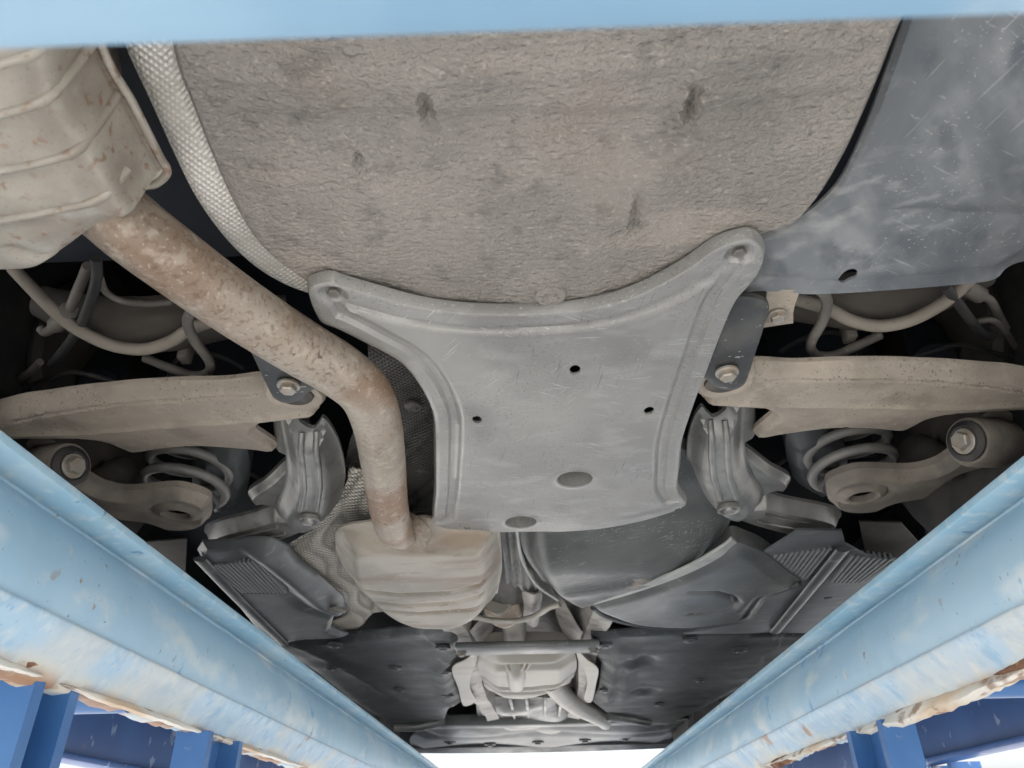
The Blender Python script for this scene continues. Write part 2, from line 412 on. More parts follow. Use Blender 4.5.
def add(name, verts, faces, material, parent=None, sharp=35.0, flip_check=True):
    """one mesh object, origin in the middle of its vertices, parented in place"""
    v = np.asarray(verts, float)
    c = (v.min(0) + v.max(0)) / 2
    me = bpy.data.meshes.new(name)
    bm = bmesh.new()
    bv = [bm.verts.new(p) for p in (v - c)]
    for f in faces:
        try:
            bm.faces.new([bv[i] for i in f])
        except ValueError:
            pass
    bmesh.ops.recalc_face_normals(bm, faces=bm.faces)
    bm.to_mesh(me)
    bm.free()
    me.materials.append(M[material])
    for p in me.polygons:
        p.use_smooth = True
    me.set_sharp_from_angle(angle=R(sharp))
    o = bpy.data.objects.new(name, me)
    COL.objects.link(o)
    ORIG[o.name] = Vector(c)
    if parent is not None:
        o.parent = parent
        o.location = Vector(c) - ORIG[parent.name]
    else:
        o.location = c
    return o


def empty(name, loc, label, cat, group=None):
    o = bpy.data.objects.new(name, None)
    COL.objects.link(o)
    o.location = loc
    o.empty_display_size = .2
    ORIG[o.name] = Vector(loc)
    o['label'] = label
    o['category'] = cat
    if group:
        o['group'] = group
    return o


def copy_to(src, loc, parent):
    o = src.copy()
    COL.objects.link(o)
    o.parent = parent
    o.location = Vector(loc) - ORIG[parent.name]
    ORIG[o.name] = Vector(loc)
    return o


def mir(pts, m):
    return [(p[0] * m,) + tuple(p[1:]) for p in pts]


def resample(poly, step, closed=True):
    out = []
    n = len(poly)
    for i in range(n if closed else n - 1):
        a, b = np.array(poly[i], float), np.array(poly[(i + 1) % n], float)
        k = max(1, int(round(np.linalg.norm(b - a) / step)))
        for j in range(k):
            out.append(a + (b - a) * j / k)
    if not closed:
        out.append(np.array(poly[-1], float))
    return np.array(out)


def catmull(pts, n=8, closed=False):
    p = [np.array(q, float) for q in pts]
    N = len(p)
    out = []
    for i in range(N if closed else N - 1):
        if closed:
            a, b, c, d = p[i - 1], p[i], p[(i + 1) % N], p[(i + 2) % N]
        else:
            b, c = p[i], p[i + 1]
            a = p[i - 1] if i else 2 * b - c
            d = p[i + 2] if i + 2 < N else 2 * c - b
        for j in range(n):
            t = j / n
            out.append(.5 * (2 * b + (c - a) * t + (2 * a - 5 * b + 4 * c - d) * t * t + (3 * b - a - 3 * c + d) * t ** 3))
    if not closed:
        out.append(p[-1])
    return np.array(out)


def dist_poly(xy, poly, closed=True):
    poly = np.asarray(poly, float)
    d = np.full(len(xy), 1e9)
    n = len(poly)
    for i in range(n if closed else n - 1):
        a, b = poly[i], poly[(i + 1) % n]
        ab = b - a
        L = max(1e-12, ab @ ab)
        t = np.clip(((xy - a) @ ab) / L, 0, 1)
        q = a + t[:, None] * ab
        d = np.minimum(d, np.hypot(*(xy - q).T))
    return d


def inside(xy, poly):
    poly = np.asarray(poly, float)
    x, y = xy[:, 0], xy[:, 1]
    r = np.zeros(len(xy), bool)
    n = len(poly)
    j = n - 1
    for i in range(n):
        xi, yi = poly[i]
        xj, yj = poly[j]
        c = ((yi > y) != (yj > y)) & (x < (xj - xi) * (y - yi) / (yj - yi + 1e-15) + xi)
        r ^= c
        j = i
    return r


def circle(cx, cy, r, n=20, ry=None):
    ry = r if ry is None else ry
    return [(cx + r * math.cos(2 * math.pi * k / n), cy + ry * math.sin(2 * math.pi * k / n)) for k in range(n)]


def panel(name, outline, zf, res, material, parent, holes=(), thick=.003, rings=(), curve=True, sharp=38.0, extra=(), offs=()):
    """a formed sheet seen from below: plan outline, underside height zf(x, y, distance to the edge), real thickness"""
    ol = catmull(outline, 5, True) if curve else np.array(outline, float)
    ol = resample(ol, res)
    hs = [np.array(h, float) for h in holes]
    lo, hi = ol.min(0), ol.max(0)
    gx, gy = np.meshgrid(np.arange(lo[0], hi[0], res), np.arange(lo[1], hi[1], res))
    g = np.stack([gx.ravel(), gy.ravel()], 1)
    g[:, 0] += (np.round((g[:, 1] - lo[1]) / res) % 2) * res * .5
    g = g[inside(g, ol)]
    keep = dist_poly(g, ol) > res * .55
    for h in hs:
        keep &= ~inside(g, h) & (dist_poly(g, h) > res * .4)
    ex = []
    for (cx, cy, rs) in rings:
        keep &= np.hypot(g[:, 0] - cx, g[:, 1] - cy) > max(rs) + res * .3
        for r in rs:
            ex += circle(cx, cy, r, 28)
        ex.append((cx, cy))
    if len(offs):                       # rows of points that follow the edge, so that formed rims stay crisp
        keep &= dist_poly(g, ol) > max(offs) + res * .3
        tg = np.roll(ol, -1, 0) - np.roll(ol, 1, 0)
        nv = np.column_stack([-tg[:, 1], tg[:, 0]]) / (np.linalg.norm(tg, axis=1)[:, None] + 1e-12)
        area = np.sum(ol[:, 0] * np.roll(ol[:, 1], -1) - np.roll(ol[:, 0], -1) * ol[:, 1])
        nv *= 1 if area > 0 else -1
        for od in offs:
            q = ol + nv * od
            dq = dist_poly(q, ol)
            ok = inside(q, ol) & (dq > od * .93)
            for h in hs:
                ok &= ~inside(q, h) & (dist_poly(q, h) > res * .4)
            for (cx, cy, rs) in rings:
                ok &= np.hypot(q[:, 0] - cx, q[:, 1] - cy) > max(rs) + res * .3
            ex += [tuple(p) for p in q[ok]]
    g = g[keep]
    pts = [tuple(p) for p in ol]
    edges = [(i, (i + 1) % len(ol)) for i in range(len(ol))]
    for h in hs:
        s = len(pts)
        pts += [tuple(p) for p in h]
        edges += [(s + i, s + (i + 1) % len(h)) for i in range(len(h))]
    if len(ex):
        e = np.array(ex)
        ok = inside(e, ol) & (dist_poly(e, ol) > res * .2)
        pts += [tuple(p) for p in e[ok]]
    if len(extra):
        e = np.array(extra)
        ok = inside(e, ol) & (dist_poly(e, ol) > res * .2)
        pts += [tuple(p) for p in e[ok]]
    pts += [tuple(p) for p in g]
    r = delaunay_2d_cdt([Vector(p) for p in pts], edges, [], 0, 1e-6)
    v2 = np.array([(p.x, p.y) for p in r[0]])
    tri = np.array([f for f in r[2] if len(f) == 3])
    cen = v2[tri].mean(1)
    ok = inside(cen, ol)
    for h in hs:
        ok &= ~inside(cen, h)
    tri = tri[ok]
    d = dist_poly(v2, ol)
    z = np.asarray(zf(v2[:, 0], v2[:, 1], d), float) + np.zeros(len(v2))
    n = len(v2)
    V = np.vstack([np.column_stack([v2, z]), np.column_stack([v2, z + thick])])
    F = [tuple(t[::-1]) for t in tri] + [tuple(t + n) for t in tri]
    cnt = {}
    for t in tri:
        for a, b in ((t[0], t[1]), (t[1], t[2]), (t[2], t[0])):
            k = (min(a, b), max(a, b))
            cnt[k] = cnt.get(k, 0) + 1
    for (a, b), c in cnt.items():
        if c == 1:
            F.append((a, b, b + n, a + n))
    return add(name, V, F, material, parent, sharp)


def tube(name, pts, rad, material, parent, n=16, sub=8, smooth=True, squash=1.0):
    P = catmull(pts, sub) if smooth else np.array(pts, float)
    m = len(P)
    if np.isscalar(rad):
        rr = np.full(m, rad)
    else:
        rr = np.interp(np.linspace(0, 1, m), np.linspace(0, 1, len(rad)), rad)
    T = np.gradient(P, axis=0)
    T /= np.linalg.norm(T, axis=1)[:, None]
    up = np.array([0, 0, 1.0])
    if abs(T[0] @ up) > .9:
        up = np.array([1.0, 0, 0])
    U = np.cross(T[0], up)
    U /= np.linalg.norm(U)
    V, F = [], []
    for i in range(m):
        U = U - T[i] * (U @ T[i])
        U /= np.linalg.norm(U)
        W = np.cross(T[i], U)
        for k in range(n):
            a = 2 * math.pi * k / n
            V.append(P[i] + rr[i] * (math.cos(a) * U + squash * math.sin(a) * W))
    for i in range(m - 1):
        for k in range(n):
            F.append((i * n + k, i * n + (k + 1) % n, (i + 1) * n + (k + 1) % n, (i + 1) * n + k))
    F.append(tuple(range(n)))
    F.append(tuple((m - 1) * n + k for k in range(n)))
    return add(name, V, F, material, parent, 45)


def lathe(name, pos, axis, prof, material, parent, n=24, sharp=35.0):
    """prof: (along axis, radius) pairs"""
    ax = Vector(axis).normalized()
    q = ax.to_track_quat('Z', 'Y').to_matrix()
    U, W = np.array(q @ Vector((1, 0, 0))), np.array(q @ Vector((0, 1, 0)))
    A, p0 = np.array(ax), np.array(pos, float)
    V, F = [], []
    for (t, r) in prof:
        for k in range(n):
            a = 2 * math.pi * k / n
            V.append(p0 + A * t + max(r, 1e-4) * (math.cos(a) * U + math.sin(a) * W))
    m = len(prof)
    for i in range(m - 1):
        for k in range(n):
            F.append((i * n + k, i * n + (k + 1) % n, (i + 1) * n + (k + 1) % n, (i + 1) * n + k))
    F.append(tuple(range(n)))
    F.append(tuple((m - 1) * n + k for k in range(n)))
    return add(name, V, F, material, parent, sharp)


def bolt(pos, axis, r, material, parent, name='bolt'):
    """washer flange with a hexagon head"""
    ax = Vector(axis).normalized()
    q = ax.to_track_quat('Z', 'Y').to_matrix()
    p0 = Vector(pos)
    V, F = [], []

    def ringset(prof, n, rot=0.0):
        s = len(V)
        for (t, rr) in prof:
            for k in range(n):
                a = 2 * math.pi * k / n + rot
                V.append(tuple(p0 + ax * t + q @ Vector((rr * math.cos(a), rr * math.sin(a), 0))))
        m = len(prof)
        for i in range(m - 1):
            for k in range(n):
                F.append((s + i * n + k, s + i * n + (k + 1) % n, s + (i + 1) * n + (k + 1) % n, s + (i + 1) * n + k))
        F.append(tuple(s + k for k in range(n)))
        F.append(tuple(s + (m - 1) * n + k for k in range(n)))
    ringset([(-.001, r * 1.35), (r * .18, r * 1.35), (r * .25, r * 1.25)], 20)
    ringset([(r * .2, r), (r * .8, r), (r * .95, r * .85)], 6, random.random())
    return add(name, V, F, material, parent, 25)


def box(name, lo, hi, material, parent, bevel=.004, rot=None):
    bm = bmesh.new()
    bmesh.ops.create_cube(bm, size=1.0)
    s = [hi[k] - lo[k] for k in range(3)]
    c = Vector([(hi[k] + lo[k]) / 2 for k in range(3)])
    bmesh.ops.scale(bm, vec=s, verts=bm.verts)
    if bevel:
        bmesh.ops.bevel(bm, geom=bm.edges[:], offset=min(bevel, min(s) * .45), segments=2, affect='EDGES', profile=.5)
    if rot:
        bmesh.ops.rotate(bm, verts=bm.verts, cent=(0, 0, 0), matrix=Matrix.Rotation(rot[1], 3, rot[0]))
    bm.verts.ensure_lookup_table()
    V = [tuple(v.co + c) for v in bm.verts]
    F = [tuple(v.index for v in f.verts) for f in bm.faces]
    bm.free()
    return add(name, V, F, material, parent, 40)


def strip(name, sections, material, parent, closed=False, cap=True, sharp=40.0):
    """loft of equal-length sections (lists of xyz)"""
    n = len(sections[0])
    V = [tuple(p) for s in sections for p in s]
    F = []
    for i in range(len(sections) - 1):
        for k in range(n if closed else n - 1):
            k2 = (k + 1) % n
            F.append((i * n + k, i * n + k2, (i + 1) * n + k2, (i + 1) * n + k))
    if closed and cap:
        F.append(tuple(range(n)))
        F.append(tuple((len(sections) - 1) * n + k for k in range(n)))
    return add(name, V, F, material, parent, sharp)


def lerp(a, b, t):
    return tuple(p + (q - p) * t for p, q in zip(a, b))


def yline(pts, x):
    """height of an open plan polyline (sorted by x) at x"""
    p = sorted(pts)
    return np.interp(x, [q[0] for q in p], [q[1] for q in p])


# ================================================================== the setting
g = add('ground', [(-900, -900, 0), (900, -900, 0), (900, 900, 0), (-900, 900, 0)], [(0, 1, 2, 3)], 'ground')
g['kind'] = 'structure'
g['label'] = 'pale concrete yard under the ramp'

# ================================================================== the ramp
ramp_e = empty('inspection_ramp', (0.03, 1.5, 0.0),
               'weathered pale blue steel inspection ramp with two runways and peeling lower flanges', 'ramp')
ZT, ZC, ZB = 1.32, 1.205, 1.154        # runway top, weld line, bottom of the inner rail
Y0, Y1 = -.7, 6.2


def wob(y, a, s):
    return a * (math.sin(y * 7.3 + s) + .6 * math.sin(y * 17.1 + 2 * s) + .35 * math.sin(y * 41.0 + 3 * s) + .2 * math.sin(y * 93.0 + s))


def inner_rail(xi, m, seed):
    """xi: plan position of the inner face; m: +1 right runway, -1 left"""
    ys = np.arange(Y0, Y1, .05)
    prof = [(.004, ZT), (0, ZT - .002), (0, ZT - .006), (.003, ZT - .0075), (.037, ZT - .009), (.041, ZT - .012), (.0375, ZT - .018), (.029, ZT - .030), (.0215, ZT - .044),
            (.0165, ZT - .060), (.0145, ZT - .078), (.0155, ZT - .098), (.0195, ZC), (.034, ZC - .003), (.10, ZC - .004), (.10, ZT)]
    rail = strip('rail', [[(xi + m * (px + wob(y, .0004, seed)), y, pz + wob(y, .0004, seed + 1)) for px, pz in prof] for y in ys],
                 'rail', ramp_e, closed=True, sharp=50)
    lipp = [(-.003, ZT - .001), (-.0036, ZT - .004), (-.003, ZT - .0095), (.0, ZT - .0112), (.034, ZT - .0125), (.0355, ZT - .0115), (.0355, ZT - .0095), (-.0005, ZT - .0078), (-.0005, ZT - .001)]
    secs = []
    for y in np.arange(Y0, Y1, .02):
        e = wob(y, .0006, seed + 2)
        secs.append([(xi + m * (px + (e if k in (4, 5, 6) else 0)), y, pz + (e * .5 if k in (2, 3) else 0)) for k, (px, pz) in enumerate(lipp)])
    strip('top_lip', secs, 'lip', rail, closed=True)
    # lower flange, leaning outwards, with a ragged, curled lower edge
    secs = []
    for y in np.arange(Y0, Y1, .012):
        b = ZB + wob(y, .0018, seed + 4) + .003 * (random.random() - .5)
        o = wob(y, .0016, seed + 5)
        curl = .010 + wob(y, .003, seed + 6)
        secs.append([(xi + m * .0145, y, ZC + .001), (xi + m * .0135, y, ZC - .002), (xi + m * (.0264 + o * .3), y, ZC - .018),
                     (xi + m * (.0385 + o), y, b + .020), (xi + m * (.0472 + o), y, b + .008),
                     (xi + m * (.052 + o), y, b + .001), (xi + m * (.058 + curl), y, b - .001),
                     (xi + m * (.060 + curl), y, b + .003), (xi + m * .056, y, b + .012), (xi + m * .0255, y, ZC)])
    strip('bottom_flange', secs, 'flange', rail, closed=True, sharp=60)
    return rail


XL, XR = -.445, .509
rail_l = inner_rail(XL, -1, 1.3)
rail_r = inner_rail(XR, 1, 4.9)


def torn_flap(xi, m, y0, y1, z0, w, drop, parent, material='torn', seed=1, zoff=0.0, out=.006):
    """a curled sheet of paint and rust scale along the flange"""
    n = 26
    secs = []
    for i in range(n + 1):
        t = i / n
        y = y0 + (y1 - y0) * t
        env = math.sin(math.pi * min(1, max(0, t))) ** .6
        jag = .35 * math.sin(t * 23 + seed) + .25 * math.sin(t * 51 + seed * 2) + .2 * math.sin(t * 97)
        dz = drop * env * (1 + .35 * jag)
        oo = out * env * (1 + .3 * math.sin(t * 9 + seed))
        low = [(-.0055, z0 + w * env * .5), (-.0075 - oo * .4, z0), (-.006 - oo, z0 - dz * .6), (-.002 - oo * .7, z0 - dz)]
        top = [(x + .0025, z + .001) for x, z in low[::-1]]
        secs.append([(xi + m * (x + .050), y, z + zoff) for x, z in low + top])
    return strip('paint_flap', secs, material, parent, closed=True, sharp=70)


torn_flap(XL, -1, .69, .84, ZB + .016, .014, .008, rail_l, 'rust', 2, out=.002)
torn_flap(XL, -1, .58, .80, ZB + .004, .010, .006, rail_l, 'torn', 5, out=.008)
torn_flap(XL, -1, .84, 1.25, ZB + .003, .010, .006, rail_l, 'torn', 3, out=.006)
torn_flap(XL, -1, 1.2, 1.8, ZB + .003, .010, .006, rail_l, 'torn', 9, out=.006)
torn_flap(XR, 1, .86, 1.40, ZB + .004, .016, .016, rail_r, 'torn', 1, out=.012)
torn_flap(XR, 1, .66, .93, ZB + .009, .014, .010, rail_r, 'rust', 4, out=.004)
torn_flap(XR, 1, 1.36, 2.0, ZB + .004, .010, .007, rail_r, 'torn', 7, out=.006)
torn_flap(XR, 1, 1.75, 1.95, ZB + .004, .012, .014, rail_r, 'rust', 8, out=.005)

for m, xi, xo in ((-1, XL, -.945), (1, XR, .995)):
    # outer beam of the runway: web with a bottom flange
    ob = box('outer_beam', (min(xo, xo + m * .012), Y0, 1.172), (max(xo, xo + m * .012), Y1, ZT - .004), 'beam', ramp_e, .003)
    box('beam_flange', (min(xo - m * .045, xo + m * .012), Y0, 1.160), (max(xo - m * .045, xo + m * .012), Y1, 1.1715), 'beam', ob, .003)
    box('deck_plate', (min(xi + m * .008, xo + m * .012), Y0, ZT + .001), (max(xi + m * .008, xo + m * .012), Y1, ZT + .007), 'galv', ramp_e, .001)
for (xi, m, xo, ys) in ((XL, -1, -.945, (1.0, 2.3, 4.0)), (XR, 1, .995, (1.02, 2.4, 4.1))):
    for y in ys:
        tube('cross_tube', [(xi + m * .05, y, 1.166), ((xi + xo) / 2, y, 1.166), (xo + m * .012, y, 1.166)], .0145, 'post', ramp_e, 14, 1, False)


def post(xi, m, y, wx, wy, top, lean=0.0):
    """open channel post standing on a foot plate"""
    t = .018
    prof = [(0, 0), (wx, 0), (wx, wy), (0, wy), (0, wy - t), (wx - t, wy - t), (wx - t, t), (0, t)]
    p = strip('post', [[(xi + m * px, y + py + lean * (top - z), z) for px, py in prof] for z in (0.012, .5, 1.0, top)], 'post', ramp_e, closed=True)
    box('foot_plate', (min(xi - m * .05, xi + m * (wx + .05)), y - .05 + lean * top, .0005), (max(xi - m * .05, xi + m * (wx + .05)), y + wy + .05 + lean * top, .0115), 'post', p, .002)
    return p


post(XL - .05, -1, .80, .05, .085, ZB + .004)
post(XL - .03, -1, 1.22, .05, .15, ZB + .004)
post(XR + .03, 1, 1.24, .05, .15, ZB + .004)
post(XR + .03, 1, .58, .05, .09, ZB + .004)
for y in (2.6, 4.2, 5.6):
    post(XL - .03, -1, y, .05, .12, ZB + .004)
    post(XR + .03, 1, y, .05, .12, ZB + .004)
for y in (.3, 2.0, 4.4):
    post(-.945 + .004, -1, y, .07, .12, 1.160)
    post(.995 - .004, 1, y, .07, .12, 1.160)
# cross bar just above the lens, tying both runways together
box('cross_bar', (XL - .02, -.03, 1.1395), (XR + .02, .0925, 1.19), 'crossbar', ramp_e, .006, rot=('Z', R(.4)))

# ================================================================== the car
car = empty('car', (0, 2.3, ZT + .008), 'underside of a dark passenger car standing on a pale blue ramp', 'car')

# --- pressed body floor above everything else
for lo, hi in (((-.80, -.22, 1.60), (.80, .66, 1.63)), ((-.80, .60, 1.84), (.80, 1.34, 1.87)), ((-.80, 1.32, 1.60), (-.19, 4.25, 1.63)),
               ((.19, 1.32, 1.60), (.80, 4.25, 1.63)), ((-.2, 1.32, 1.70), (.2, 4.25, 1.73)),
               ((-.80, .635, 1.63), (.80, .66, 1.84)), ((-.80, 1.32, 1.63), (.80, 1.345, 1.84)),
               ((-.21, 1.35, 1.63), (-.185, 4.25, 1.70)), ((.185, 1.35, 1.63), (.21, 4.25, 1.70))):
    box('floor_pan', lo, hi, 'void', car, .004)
for m in (-1, 1):
    # outer body side with wheel arches, in profile
    pr = [(-.20, 1.52)]
    for yc in (.98, 3.80):
        for k in range(13):
            a = math.pi * (1 - k / 12)
            pr.append((yc + .37 * math.cos(a), 1.55 + .40 * math.sin(a)))
    pr += [(4.30, 1.50), (4.42, 1.75), (4.35, 1.95), (3.2, 2.12), (.2, 2.14), (-.15, 2.08), (-.24, 1.8)]
    n = len(pr)
    V = [(m * .875, y, z) for y, z in pr] + [(m * .905, y, z) for y, z in pr]
    F = [tuple(range(n)), tuple(range(n, 2 * n))] + [(i, (i + 1) % n, (i + 1) % n + n, i + n) for i in range(n)]
    add('body_side', V, F, 'paint', car)
    box('sill', (min(m * .78, m * .87), 1.40, 1.49), (max(m * .78, m * .87), 3.40, 1.66), 'black', car, .015)
    for yc in (.98, 3.80):
        tyre = lathe('tyre', (m * .78, yc, ZT + .007 + .325), (m, 0, 0), [(-.105, .22), (-.112, .27), (-.105, .305), (-.085, .322), (-.03, .325),
                     (.03, .325), (.085, .322), (.105, .305), (.112, .27), (.105, .22)], 'rubber', car, 40)
        lathe('rim', (m * .78, yc, ZT + .007 + .325), (m, 0, 0), [(-.09, .215), (-.02, .19), (.05, .18), (.08, .06), (.095, .05)], 'rim', tyre, 32)
# roof and ends of the body
secs = []
for y, z0, z1, w in ((-.24, 1.55, 2.05, .80), (-.1, 1.56, 2.12, .88), (.5, 2.10, 2.25, .87), (1.2, 2.12, 2.68, .70), (2.2, 2.12, 2.74, .68),
                     (3.0, 2.12, 2.45, .78), (3.4, 2.10, 2.2, .85), (4.2, 1.9, 2.02, .85), (4.42, 1.50, 1.9, .75)):
    secs.append([(-w, y, z0), (-w, y, z1 - .04), (-w * .85, y, z1), (0, y, z1 + .02), (w * .85, y, z1), (w, y, z1 - .04), (w, y, z0)])
strip('body_shell', secs, 'paint', car)
strip('bumper', [[(x, -.22 + .05 * (x / .8) ** 2, 1.50), (x, -.20 + .05 * (x / .8) ** 2, 1.44), (x, -.10 + .02 * (x / .8) ** 2, 1.435),
                  (x, -.08, 1.46), (x, -.08, 1.52)] for x in np.linspace(-.82, .82, 24)], 'black', car)
strip('bumper', [[(x, 4.40 - .12 * (x / .8) ** 2, 1.62), (x, 4.42 - .12 * (x / .8) ** 2, 1.46), (x, 4.34 - .12 * (x / .8) ** 2, 1.425),
                  (x, 4.2, 1.44), (x, 4.2, 1.60)] for x in np.linspace(-.82, .82, 24)], 'black', car)

# --- spare wheel well
WELL = [(-0.173,0.1785),(-0.2082,0.2535),(-0.2232,0.3048),(-0.2275,0.3449),(-0.2316,0.3889),(-0.2325,0.4382),(-0.226,0.4891),(-0.211,0.529),(-0.186,0.5642),(-0.1515,0.5881),(-0.086,0.613),(-0.0035,0.6277),(0.0805,0.6252),(0.1406,0.6016),(0.1924,0.5508),(0.2259,0.522),(0.2685,0.5007),(0.2866,0.4654),(0.2943,0.4154),(0.294,0.3686),(0.2919,0.3162),(0.2902,0.2748),(0.2725,0.1965)]
w_plug = (0.048,0.5641,1.46)
w_a, w_b, w_c = (-0.0429,0.3488,1.46), (0.1481,0.3549,1.46), (0.1185,0.4612,1.46)
w_d, w_e = (0.0501,0.3635,1.46), (-0.1013,0.3939,1.46)


def z_well(x, y, d):
    z = 1.4575 + .045 * (1 - smoothstep(0, .022, d)) ** 1.8
    z += .0022 * np.sin(x * 23 + 1) * np.sin(y * 19) + .0012 * np.sin(x * 61 + y * 37)
    z -= .006 * smoothstep(.02, .15, d)
    yb = .352 + .004 * np.sin(x * 14)
    z += .0045 * smoothstep(-.004, .004, y - yb) * (1 - smoothstep(.012, .06, y - yb)) * smoothstep(.02, .05, d)
    z -= .0035 * bell(y - .318 - .006 * np.sin(x * 11 + 2), .010) * smoothstep(.02, .05, d)
    z -= .0030 * bell(x - .105 - .02 * np.sin(y * 9), .012) * smoothstep(.38, .44, y) * smoothstep(.02, .05, d)
    for (c, ax, ay, h) in ((w_a, .0042, .016, .007), (w_b, .0042, .018, .008), (w_c, .0036, .028, .005), (w_d, .009, .020, .003), (w_e, .0022, .012, .005)):
        r = np.hypot((x - c[0]) / ax, (y - c[1]) / ay)
        z += h * np.exp(-np.maximum(r, 0) ** 4) - .4 * h * np.exp(-((r - 1.5) / .5) ** 2)
    r = np.hypot(x - w_plug[0], y - w_plug[1])
    z -= .0045 * (1 - smoothstep(.0145, .0165, r))
    z += .004 * (1 - smoothstep(.004, .008, r))
    return z


panel('spare_wheel_well', WELL, z_well, .0050, 'undercoat', car, thick=.004, offs=(.003, .006, .010, .014, .018, .022), rings=[(w_plug[0], w_plug[1], [.004, .008, .0145, .0165, .019])])

# --- pale dimpled shield beside the well
STRIP = [(-0.2034,0.1989),(-0.2365,0.2678),(-0.2449,0.3014),(-0.2485,0.3473),(-0.251,0.3989),(-0.2511,0.4501),(-0.2438,0.5016),(-0.2268,0.5402),(-0.1983,0.5689),(-0.1703,0.5767),(-0.1605,0.5364),(-0.1902,0.507),(-0.2099,0.4556),(-0.2196,0.3904),(-0.2136,0.3278),(-0.1981,0.2694),(-0.1708,0.2002)]
panel('heat_shield', STRIP, lambda x, y, d: 1.468 + .004 * (1 - smoothstep(0, .006, d)) + .001 * np.sin(y * 40), .006, 'shield', car, thick=.002)

# --- rear silencer
MUF = [(-0.3793,0.1769,1.435),(-0.2083,0.1747,1.435),(-0.2402,0.2754,1.435),(-0.2414,0.3223,1.435),(-0.2431,0.3683,1.435),(-0.2438,0.3837,1.435),(-0.2575,0.395,1.42),(-0.274,0.3979,1.405),(-0.3017,0.414,1.393),(-0.3323,0.4344,1.383),(-0.3572,0.4453,1.382),(-0.3914,0.446,1.382),(-0.4554,0.4452,1.382),(-0.5883,0.4309,1.382)]
MUF = [q[:2] for q in MUF]
mr = [[(-0.4669,0.2996),(-0.2905,0.2837),(-0.2447,0.2766)], [(-0.5046,0.3398),(-0.3171,0.3261),(-0.2474,0.3146)], [(-0.5465,0.3845),(-0.3448,0.3701),(-0.2528,0.3546)], [(-0.4164,0.2457),(-0.2699,0.251),(-0.2396,0.2485)]]
m_e = (-0.3232,0.4031,1.39)


def z_muf(x, y, d):
    z = 1.437 - np.interp(d, [0, .0055, .0065, .012, .016, .022, .032, .045, .5], [0, 0, .004, .042, .050, .0545, .0575, .059, .064])
    for k, L in enumerate(mr):          # pressed steps between the ribs
        z = z + .0022 * bell(y - yline(L, x) - .010, .007) * smoothstep(.02, .05, d)
    r = np.hypot((x - m_e[0]) / .028, (y - m_e[1]) / .016)
    z = z + .006 * np.exp(-((r - 1) / .25) ** 2) * (y > m_e[1] - .004)
    return z


muf = panel('rear_silencer', MUF, z_muf, .0045, 'muffler', car, thick=.004, offs=(.003, .0055, .0065, .008, .010, .012, .0135, .0155, .018, .022, .026), sharp=60)
for L in mr:
    Lr = sorted(L)
    pts = [(q[0], q[1]) for q in resample(Lr, .012, False)]
    zz = z_muf(np.array([q[0] for q in pts]), np.array([q[1] for q in pts]), dist_poly(np.array(pts), np.array(catmull(MUF, 5, True))))
    tube('rib', [(q[0], q[1], z + .0012) for q, z in zip(pts, zz)], .0036, 'muffler', muf, 10, 2)
tube('seam', [(p[0], p[1], 1.4375) for p in catmull(MUF, 6, True)][6:80], .0034, 'muffler', muf, 8, 1, False)
box('silencer_top', (-.62, -.12, 1.442), (-.27, .36, 1.53), 'muffler', muf, .03)

# --- tail pipe from the middle silencer to the rear one
tube('exhaust_pipe', [(-0.311,0.3975,1.436),(-0.3005,0.4164,1.432),(-0.2877,0.4321,1.425),(-0.2727,0.4557,1.421),(-0.2489,0.504,1.42),(-0.2228,0.5525,1.42),(-0.1949,0.5986,1.42),(-0.1694,0.6381,1.42),(-0.1526,0.6829,1.42),(-0.1523,0.7499,1.42),(-0.1629,0.8462,1.42),(-0.1783,0.9602,1.422),(-0.189,1.0526,1.425),(-0.1918,1.1208,1.432),(-0.1785,1.165,1.445),(-0.1624,1.2096,1.465)],
            .0285, 'pipe', car, 28, 8)

# --- right rear plastic panel
SIDE = [(0.2664,0.1959),(0.282,0.2553),(0.2903,0.3097),(0.2944,0.355),(0.2971,0.4019),(0.295,0.4558),(0.2817,0.4892),(0.2553,0.5158),(0.2314,0.5348),(0.238,0.5942),(0.2603,0.5954),(0.3018,0.6007),(0.3817,0.6001),(0.4509,0.5989),(0.4851,0.596),(0.4994,0.5875),(0.5161,0.5733),(0.5703,0.538),(0.687,0.5241),(0.7332,0.4954),(0.4788,0.2045)]
s_h = (0.3381,0.5714,1.475)
S_B1 = [(0.3033,0.3734),(0.3793,0.4244),(0.5219,0.4744)]


def z_side(x, y, d):
    z = 1.474 + .005 * (1 - smoothstep(0, .005, d))
    z = z - .004 * smoothstep(.02, .03, d) + .003 * np.sin(x * 17 + y * 9)
    yb = 0.50
    z = z - .004 * smoothstep(-.003, .003, y - .585)
    z = z + .005 * bell(y - .49 - (x - .4) * .12, .006) * smoothstep(.30, .36, x)
    z = z + .004 * bell(x - .45 - (y - .3) * .2, .012) + .003 * bell(x - .36 + (y - .3) * .25, .010)
    return z


sp = panel('rear_side_panel', SIDE, z_side, .007, 'scuffed', car, thick=.003, offs=(.002, .004, .006, .02, .025, .03), holes=[circle(s_h[0], s_h[1], .0082, 24, .0125)])

